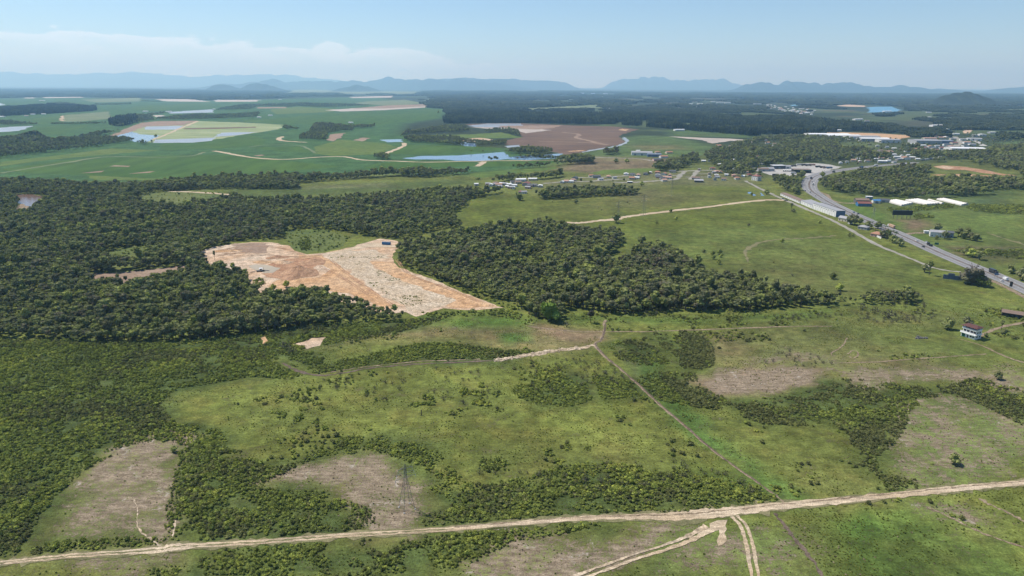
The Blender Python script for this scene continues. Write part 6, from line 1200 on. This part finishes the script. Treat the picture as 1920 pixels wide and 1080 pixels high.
def truck(u, v, cab, box, label, L=12.0, rz=None, flip=False, cat='truck', hbx=2.7, group=None):
    p = G(u, v); rz = heading(u, v) if rz is None else rz; e = empty('truck', (*p, .25), rz+(math.pi if flip else 0))
    b = MB(); b.box((L/2-1.1, 0, .6), (2.2, 2.45, 2.5), 0, .96); put('cab', b.build('cab'), cab, e); on_wall(e, 'windscreen', 'glass_dark', 2.1, .9, L/2+.02, 0, 1.9, R(90))
    b = MB(); b.box((-1.25, 0, 1.15), (L-2.9, 2.5, hbx)); put('cargo_box', b.build('cargo_box'), box, e); b = MB(); b.box((-.6, 0, .65), (L-2.2, 1.1, .42)); put('chassis', b.build('chassis'), 'black_paint', e)
    for x in (L/2-1.2, -L/2+1.2, -L/2+2.4, -L/2+3.6):
        for y in (-1.1, 1.1): wheel(e, x, y, .5, .3)
    return tag(e, label, cat, group)
truck(1671, 427, 'car_white', 'tarp_tan', 'long truck with white cab and tan load on the highway by the palms', 16)
car(1719, 452.5, 'car_white', 'white car on the far carriageway below the tan truck'); car(1737.5, 456, 'car_white', 'white pickup in front of the dark flatbed on the far carriageway', 'pickup', kind='pickup', s=1.15)
truck(1743, 461, 'car_dark', 'black_paint', 'dark flatbed truck right behind the white pickup', 9, hbx=.9)
car(1731, 463.5, 'car_dark', 'dark car alone on the near carriageway beside the flatbed truck'); car(1609, 401.5, 'car_dark', 'dark car on the highway above the slim white tower'); car(1600.6, 399, 'blue_dull', 'blue grey car ahead of the dark car above the white tower')
car(1884.6, 525, 'car_white', 'white van on the highway right of the bare crowned big tree', 'van', kind='van', s=1.3); car(1878, 528, 'car_white', 'white car beside the white van on the near carriageway'); truck(1862, 512.5, 'car_dark', 'car_dark', 'dark truck coming out from behind the big roadside tree', 11, flip=True)
truck(1521, 335.5, 'blue_dull', 'car_dark', 'dark truck on the inner side of the highway bend', 9); truck(1524.5, 347, 'car_white', 'white_wall', 'white box truck in the highway bend', 8); car(1523, 342, 'car_dark', 'dark car between the dark and the white truck in the bend'); car(1529, 368, 'car_white', 'white car below the highway bend near the kerb')
car(1519.5, 361, 'car_grey', 'grey car in the lower part of the highway bend'); car(1510, 358.5, 'car_dark', 'dark car at the outer kerb of the highway bend'); truck(1563, 323.5, 'car_dark', 'car_dark', 'dark truck on the highway right of the truck yard', 11, flip=True); truck(1615, 315, 'car_dark', 'blue_dull', 'bluish truck far up the highway before the town', 13, flip=True); truck(1642, 311.5, 'car_white', 'white_wall', 'white truck farthest up the highway', 13, flip=True)
car(1468, 373.5, 'blue_dull', 'blue grey car parked where the sandy road meets the path', rz=-.2); car(1474, 376.5, 'car_dark', 'dark pickup parked at the end of the sandy road', 'pickup', rz=-.2, kind='pickup', s=1.2)
for i, (u_, v_) in enumerate([(1469, 321.5), (1473, 321.3), (1477, 321.3), (1481, 321.8), (1487, 326)]): truck(u_, v_, 'car_white', 'white_wall', f'white truck parked in the yard, {ORD[i]} of five from left', 11, rz=R(70 if i < 4 else 5), group='white trucks parked in the truck yard')
for i, (u_, v_, c_, b_) in enumerate([(1487.5, 312.5, 'car_dark', 'wood_grey'), (1498, 310.3, 'car_white', 'white_wall'), (1507.5, 310.8, 'blue_dull', 'car_dark'), (1515, 311.2, 'car_dark', 'car_dark'), (1523, 310.5, 'car_red', 'salmon_tile'), (1534, 314, 'car_dark', 'black_paint'), (1542.5, 315, 'car_dark', 'car_dark'), (1548, 315.8, 'car_red', 'brown_roof'), (1555, 316, 'blue_dull', 'blue_dull')]): truck(u_, v_, c_, b_, f'truck in the back row of the truck yard, {ORD[i]} of nine from left', 14, rz=R(15), group='trucks in the back row of the truck yard')
for i, (u_, v_) in enumerate([(1731, 301.5), (1738, 300.5), (1745, 299.5), (1752, 299), (1759, 298.6), (1763, 296.5)]): truck(u_, v_, 'car_white', 'white_wall' if i % 2 else 'panel_grey', f'pale truck on the lay-by under the wooded rise, {ORD[i]} of six from left', 14, rz=R(20), group='pale trucks on the lay-by under the wooded rise')
# ------------------------------------------------------------------ signs and masts
p = G(1690.5, 410.5); e = empty('billboard', (*p, 0), R(-4)); tag(e, 'wide dark billboard standing on posts in the field right of the highway', 'billboard')
hbox('panel', 'black_paint', (0, 0, 5.2), (26, .5, 6.4), e); hbox('frame', 'blue_dull', (0, -.28, 11.2), (26, .1, .35), e)
for x in (-11, -6, 0, 6, 11): hbox('post', 'wood_grey', (x, .4, -.3), (.45, .45, 7), e)
for x in (-9, 3, 9): b = MB(); b.tube((x, 5, 0), (x, .5, 6), .15, .15); put('brace', b.build('brace'), 'wood_grey', e)
p = G(1786, 527); e = empty('hoarding', (*p, 0), R(-22)); tag(e, 'blue grey roadside hoarding seen from behind beside the big tree', 'hoarding')
for x, w_, z, h_ in ((-6.2, 3.6, 1.5, 4.0), (-1.8, 5.0, 1.5, 5.6), (4.2, 7.0, 1.2, 4.0)):
    pn = hbox('panel', 'blue_dull', (x, 0, z), (w_, .25, h_), e)
    for k in range(int(w_)+1): hbox('strut', 'steel', (x-w_/2+k*w_/int(w_), -.3, -.2), (.14, .3, z+h_), e)
def sign(u, v, w_, h_, z, mat, label, rz=0):
    e = empty('road_sign', (*G(u, v), 0), R(rz)); tag(e, label, 'road sign'); hbox('panel', mat, (0, 0, z), (w_, .15, h_), e)
    for x in (-w_*.35, w_*.35): hbox('post', 'steel', (x, .15, -.3), (.16, .16, z+h_), e)
sign(1755.5, 461.5, 4.2, 2.4, 1.6, 'sign_green', 'green road sign right of the highway below the white house', -10); sign(1895, 538.5, 2.2, 4.6, .6, 'black_paint', 'tall dark road sign standing at the near carriageway', -50); sign(1867, 522, 3.2, 2.0, 3.2, 'blue_dull', 'blue road sign at the median beside the dark truck', -10)
sign(1453.5, 331.5, 13, 5.5, .4, 'wood_grey', 'long dark board wall at the lower edge of the truck yard', 5)
def tower(u, v, H, label, s=1.0):
    e = empty('transmission_tower', (*G(u, v), 0), R(35)); tag(e, label, 'transmission tower', 'lattice towers of the power line')
    w0, w1 = 5.0*s, .9*s; zt = H*.72
    def cor(z): q = min(1, z/zt); return (w0+(w1-w0)*q)/2
    for sx_, sy_ in ((1, 1), (1, -1), (-1, 1), (-1, -1)):
        b = MB(); b.tube((sx_*cor(0), sy_*cor(0), 0), (sx_*cor(zt), sy_*cor(zt), zt), .08, .07, 4); b.tube((sx_*cor(zt), sy_*cor(zt), zt), (sx_*.2, sy_*.2, H), .09, .06, 4); put('leg', b.build('leg'), 'steel', e)
    b = MB(); zs = [0]
    while zs[-1] < H-3: zs.append(zs[-1]+max(1.4, 2*cor(zs[-1])*.85))
    for z0, z1 in zip(zs, zs[1:]):
        a, c = cor(z0), cor(z1)
        for k in range(4):
            r_ = [(1, 1), (-1, 1), (-1, -1), (1, -1)]; (x0, y0), (x1, y1) = r_[k], r_[(k+1) % 4]
            b.tube((x0*a, y0*a, z0), (x1*c, y1*c, z1), .03, .03, 3, False); b.tube((x1*a, y1*a, z0), (x0*c, y0*c, z1), .03, .03, 3, False)
    put('bracing', b.build('bracing'), 'steel', e)
    for z, l in ((H*.70, 4.6), (H*.80, 3.9), (H*.90, 3.2)):
        b = MB(); b.tube((-l*s, 0, z), (l*s, 0, z), .09, .09, 4); b.tube((-l*s, 0, z), (0, 0, z+1.3), .06, .06, 3); b.tube((l*s, 0, z), (0, 0, z+1.3), .06, .06, 3); put('crossarm', b.build('crossarm'), 'steel', e)
        for q in (-1, 1): b = MB(); b.tube((q*l*s, 0, z), (q*l*s, 0, z-1.2), .09, .09, 5); put('insulator', b.build('insulator'), 'white_wall', e)
    for sx_ in (-1, 1):
        for sy_ in (-1, 1): hbox('footing', 'concrete', (sx_*w0/2, sy_*w0/2, -.2), (.7, .7, .4), e)
tower(763, 953, 21, 'lattice tower on the mown patch above the sandy road, nearest of all'); tower(1206, 405, 30, 'lattice tower standing beside the sandy pasture road'); tower(1259, 367, 30, 'lattice tower in the pasture below the village street'); tower(1158.5, 415, 28, 'lattice tower behind the dark tree on the sandy pasture road'); tower(1637, 411, 17, 'short lattice mast between red roofed house and highway', .8)
# ------------------------------------------------------------------ trees that stand alone
def lone(u, v, h, k, label, leaf='leaf_forest', wide=1.0, group=None):
    """u, v: foot of the trunk; h: height in metres"""
    p = G(u, v); hh = (8.6, 9.8, 9.2, 7.6, 8.0)[k]; s_ = h/hh*wide
    if wide > .85: q = k % 3; s_ = h/(6.0, 6.6, 5.8)[q]*wide; return tree(p[0], p[1], s_, 1/wide, random.uniform(0, 6), k, label, group, leaf, crown=LOWC[q])
    return tree(p[0], p[1], s_, 1/wide, random.uniform(0, 6), k, label, group, leaf)
lone(1778, 617, 9.0, 0, 'round dark tree left of the white two storey house'); lone(1812, 610, 7, 3, 'dark tree just behind the white two storey house'); lone(1877, 620, 8.5, 1, 'slender tree beside the track right of the white house', wide=.8); lone(1883, 627, 4.5, 3, 'small tree below the slender tree by the track'); lone(1848, 632, 3.2, 3, 'low dark shrub tree at the right end of the white house')
lone(1030, 601, 15, 2, 'bright green round tree standing out at the tip of the central wood', 'leaf_bright'); lone(1107, 605, 10, 2, 'thin flat crowned tree left of the ditch crossing', 'leaf_grey', .8); lone(1230, 601, 8, 1, 'slim dark tree right of the ditch crossing', wide=.7)
lone(1788, 869, 5.5, 3, 'lone dark little tree on the mown clearing at right'); lone(1872, 711, 5, 3, 'lone dark bush tree on the pale clearing below the track'); lone(327, 848, 3.4, 3, 'lone dark bush tree at the top of the left mown patch')
lone(1742, 516, 15, 1, 'tall dark tree in the pasture left of the hoarding', wide=.8); lone(1733, 510, 8, 3, 'small tree touching the tall dark pasture tree'); lone(1822, 533, 16, 2, 'huge pale sparse tree beside the highway', 'leaf_grey', 1.15); lone(1838, 536, 11, 0, 'tree in the shade right of the huge pale tree', 'leaf_shrub'); lone(1811, 533, 9, 4, 'dark tree at the left foot of the huge pale tree'); lone(1852, 539, 7, 4, 'low tree at the right end of the roadside thicket', 'leaf_shrub')
lone(1813, 479, 10, 0, 'left tree of the three in the field right of the highway'); lone(1822, 482, 9, 2, 'middle tree of the three in the field right of the highway', 'leaf_shrub'); lone(1836, 487, 10, 4, 'right tree of the three in the field right of the highway'); lone(1895, 512, 8, 2, 'dark tree in the green field near the right edge'); lone(1917, 525, 12, 0, 'large dark tree cut by the right edge')
lone(1757, 434, 10, 0, 'dark tree behind the large white house'); lone(1771, 448, 10, 4, 'dark tree before the grey annex of the white house'); lone(1756, 449, 5, 3, 'bush tree before the large white house')
for i, (u_, v_, h_, k_) in enumerate([(1797, 444, 11, 1), (1806, 448, 9, 2), (1812, 445, 11, 0), (1819, 450, 9, 4), (1828, 452, 9, 2)]): lone(u_, v_, h_, k_, f'tree in the clump right of the large white house, {ORD[i]} of five from left', 'leaf_forest', 1, 'trees of the clump right of the large white house')
lone(1483, 398, 14, 1, 'tall dark bamboo like tree in the pasture below the parked cars', wide=.75); lone(1487, 399, 6, 3, 'small tree at the foot of the bamboo like tree')
PT = [(1320, 474, 4), (1337, 479, 5), (1338, 486, 4.5), (1350, 477, 6), (1348, 495, 5), (1352, 483, 4), (1467, 455, 5), (1537, 419, 5), (1562, 523, 6), (1575, 545, 7), (1592, 444, 5), (1599, 444, 3.5), (1268, 412.5, 5.5), (1231, 420, 4), (1258, 398, 5), (1404, 424, 4), (1409, 366, 5)]
PT.sort()
for i, (u_, v_, h_) in enumerate(PT): lone(u_, v_, h_, 3 if i % 2 else 0, f'small lone tree in the big pasture, {ORD[i]} of {len(PT)} from left', 'leaf_shrub' if i % 3 else 'leaf_forest', 1, 'small lone trees in the big pasture')
lone(1155, 418, 13, 4, 'dark bushy tree beside the sandy pasture road', wide=1.1); lone(974, 376, 11, 2, 'flat topped tree in the pasture below the tight settlement'); lone(968, 375, 14, 1, 'very slender tree left of the flat topped pasture tree', wide=.35); lone(1080, 382, 7, 3, 'bush tree in the pasture below the oval grove'); lone(1203, 349, 9, 3, 'small tree at the right end of the oval grove')
lone(403, 489, 11, 1, 'ragged tree standing in the left end of the sand pit', wide=.6); lone(538, 538, 6, 3, 'pale bushy tree on the lower edge of the sand pit', 'leaf_shrub'); lone(513, 545, 6, 0, 'grey green tree at the pit edge left of the pale bushy tree', 'leaf_shrub'); lone(1594, 421, 13, 0, 'dark tree right of the slim white tower'); lone(1602, 423, 14, 1, 'tall dark tree beside the slim white tower', wide=.9); lone(1612, 422, 10, 4, 'dark tree above the grey roofed roadside house')
lone(1154.6, 306, 12, 3, 'left of two lone trees in the brown field beyond the village'); lone(1175, 306.5, 12, 0, 'right of two lone trees in the brown field beyond the village'); lone(822, 212, 16, 0, 'lone tree in the far green field'); lone(293, 262, 17, 2, 'umbrella shaped tree at the near corner of the rice paddies', wide=.8); lone(1542, 333, 12, 1, 'dark pointed tree in the fork of the highway bend'); lone(1503, 334, 16, 0, 'big dark tree at the corner of the truck yard'); lone(1497, 337, 14, 4, 'rounded tree below the corner of the truck yard'); lone(1437, 365, 9, 3, 'small tree beside the little blue ponds')
RT = [(1627, 428), (1633, 431), (1641, 434), (1650, 436), (1658, 440), (1664, 444), (1655, 446), (1662, 450), (1668, 452), (1674, 455), (1680, 459), (1672, 448), (1686, 461), (1678, 452), (1646, 429), (1652, 432)]
RT.sort()
for i, (u_, v_) in enumerate(RT):
    if i % 3 == 0: lone(u_, v_, 9.5, (0, 4, 2)[i % 3], f'broadleaf tree in the roadside row, {ORD[i]} of {len(RT)} trees from left', 'leaf_forest', 1, 'trees of the roadside row')
    else:
        p = G(u_, v_); e = empty('palm_tree', (*p, 0), random.uniform(0, 6)); s_ = random.uniform(1.0, 1.3); e.scale = (s_, s_, s_)
        for n_, m_, mt_ in (('fronds', PALM, 'leaf_palm'), ('trunk', PTRUNK, 'bark')):
            o_ = put(n_, m_, None, e)
            if not m_.materials: m_.materials.append(MAT[mt_])
        tag(e, f'palm in the roadside row, {ORD[i]} of {len(RT)} trees from left', 'palm', 'trees of the roadside row')
b = MB(); b.tube((0, 0, -.2), (.1, 0, 3.4), .3, .2); b.tube((0, 0, 2), (.5, .2, 3.1), .12, .06); tag(put('dead_tree', b.build('dead_tree'), 'bark', loc=(*G(790, 779), 0)), 'dark dead tree stump alone in the broad meadow', 'tree stump')
for (u_, v_, s_, lb) in [(1063, 613, 2.2, 'round grey bush left of the ditch crossing'), (1640, 588, 2.6, 'grey bush in the wet pasture hollow'), (1665, 597, 3.4, 'large grey bush in the middle of the pasture hollow'), (1617, 581, 2.4, 'grey bush below the end of the central wood'), (535, 655, 2.6, 'purplish bare bush left of the sandy patch'), (548, 662, 2.2, 'bare bush above the sandy patch at the meadow edge'), (1562, 521, 2.4, 'bare grey bush in the middle of the big pasture'), (1700, 603, 2.0, 'low bare bush right of the pasture hollow')]:
    p = G(u_, v_); bush(p[0], p[1], s_, .8, 1.0, 0, lb, None, 'leaf_grey', GREYB)
pts = []
rg = np.random.default_rng(55)
for P, s_, kp in [([(1600, 590), (1700, 583), (1780, 592), (1720, 606), (1600, 606)], 4.5, .55), ([(1380, 596), (1560, 586), (1600, 592), (1480, 602)], 4, .5), ([(1630, 545), (1730, 550), (1735, 580), (1650, 575)], 4.5, .6), ([(985, 690), (1110, 660), (1200, 720), (1100, 740), (980, 730)], 4, .35), ([(620, 690), (900, 690), (930, 760), (560, 770)], 5, .22), ([(840, 890), (1300, 860), (1450, 930), (850, 900)], 4, .4), ([(1460, 655), (1560, 668), (1560, 690), (1420, 690)], 4, .35), ([(1420, 455), (1640, 470), (1660, 540), (1400, 520)], 22, .3), ([(880, 372), (1250, 360), (1420, 370), (1150, 400)], 26, .3)]:
    W_ = GP(P); x, y = grid_pts(W_, s_, rg, kp); f = free(x, y); pts.append(rows_of(x[f], y[f], rg, .45, 1.1, .6, 1.1, 2))
scatter('dry_bushes', GREYB, 'leaf_grey', np.concatenate(pts))
# rough growth on the cleared pastures inside the woods and along the pit
pts = []
for P, s_, kp in [([(247, 373), (282, 363), (320, 359), (420, 362), (432, 367), (400, 378), (330, 385), (270, 384)], 8, .25), ([(192, 476), (230, 466), (265, 461), (282, 466), (256, 482), (210, 490)], 5, .4), ([(528, 434), (600, 430), (655, 444), (645, 461), (610, 471), (575, 475), (550, 466), (540, 452)], 5, .35), ([(560, 452), (580, 448), (585, 465), (565, 470)], 2.5, .9), ([(745, 480), (760, 505), (850, 540), (945, 577), (985, 585), (940, 566), (830, 527), (775, 508)], 3, .35), ([(790, 585), (860, 585), (960, 580), (980, 590), (900, 592), (800, 596)], 2.8, .6), ([(470, 526), (490, 522), (500, 530), (480, 545)], 3, .8)]:
    W_ = GP(P); x, y = grid_pts(W_, s_, rg, kp); pts.append(rows_of(x, y, rg, .5, 1.2, .6, 1.2, 4))
scatter('regrowth', BUSHES, 'leaf_shrub', np.concatenate(pts))
lo_, hi_ = RP.min(0), RP.max(0); q = rg.uniform(lo_, hi_, (9000, 2)); q = q[inside(q[:, 0], q[:, 1], RP)]; q = q[vnoise(q[:, 0], q[:, 1], 14, 73)*.6+vnoise(q[:, 0], q[:, 1], 4, 74)*.4 > .70]
scatter('pit_weeds', TUFTS, 'leaf_grass', rows_of(q[:, 0], q[:, 1], rg, .5, 1.2, .4, 1.0, 2, .1))
# ------------------------------------------------------------------ haze
def haze():
    m = bpy.data.materials.new('haze'); m.use_nodes = True; n = m.node_tree.nodes; n.clear(); o = n.new('ShaderNodeOutputMaterial'); v = n.new('ShaderNodeVolumePrincipled')
    v.inputs['Color'].default_value = HAZE['color']; v.inputs['Absorption Color'].default_value = (0.55, 0.55, 0.55, 1); v.inputs['Density'].default_value = HAZE['density']; v.inputs['Anisotropy'].default_value = 0.2
    m.node_tree.links.new(v.outputs[0], o.inputs['Volume']); MAT['haze'] = m
    b = MB(); b.box((0, 26000, -6), (110000, 60000, HAZE['top']+6)); put('haze', b.build('haze'), 'haze', kind='stuff')
haze()
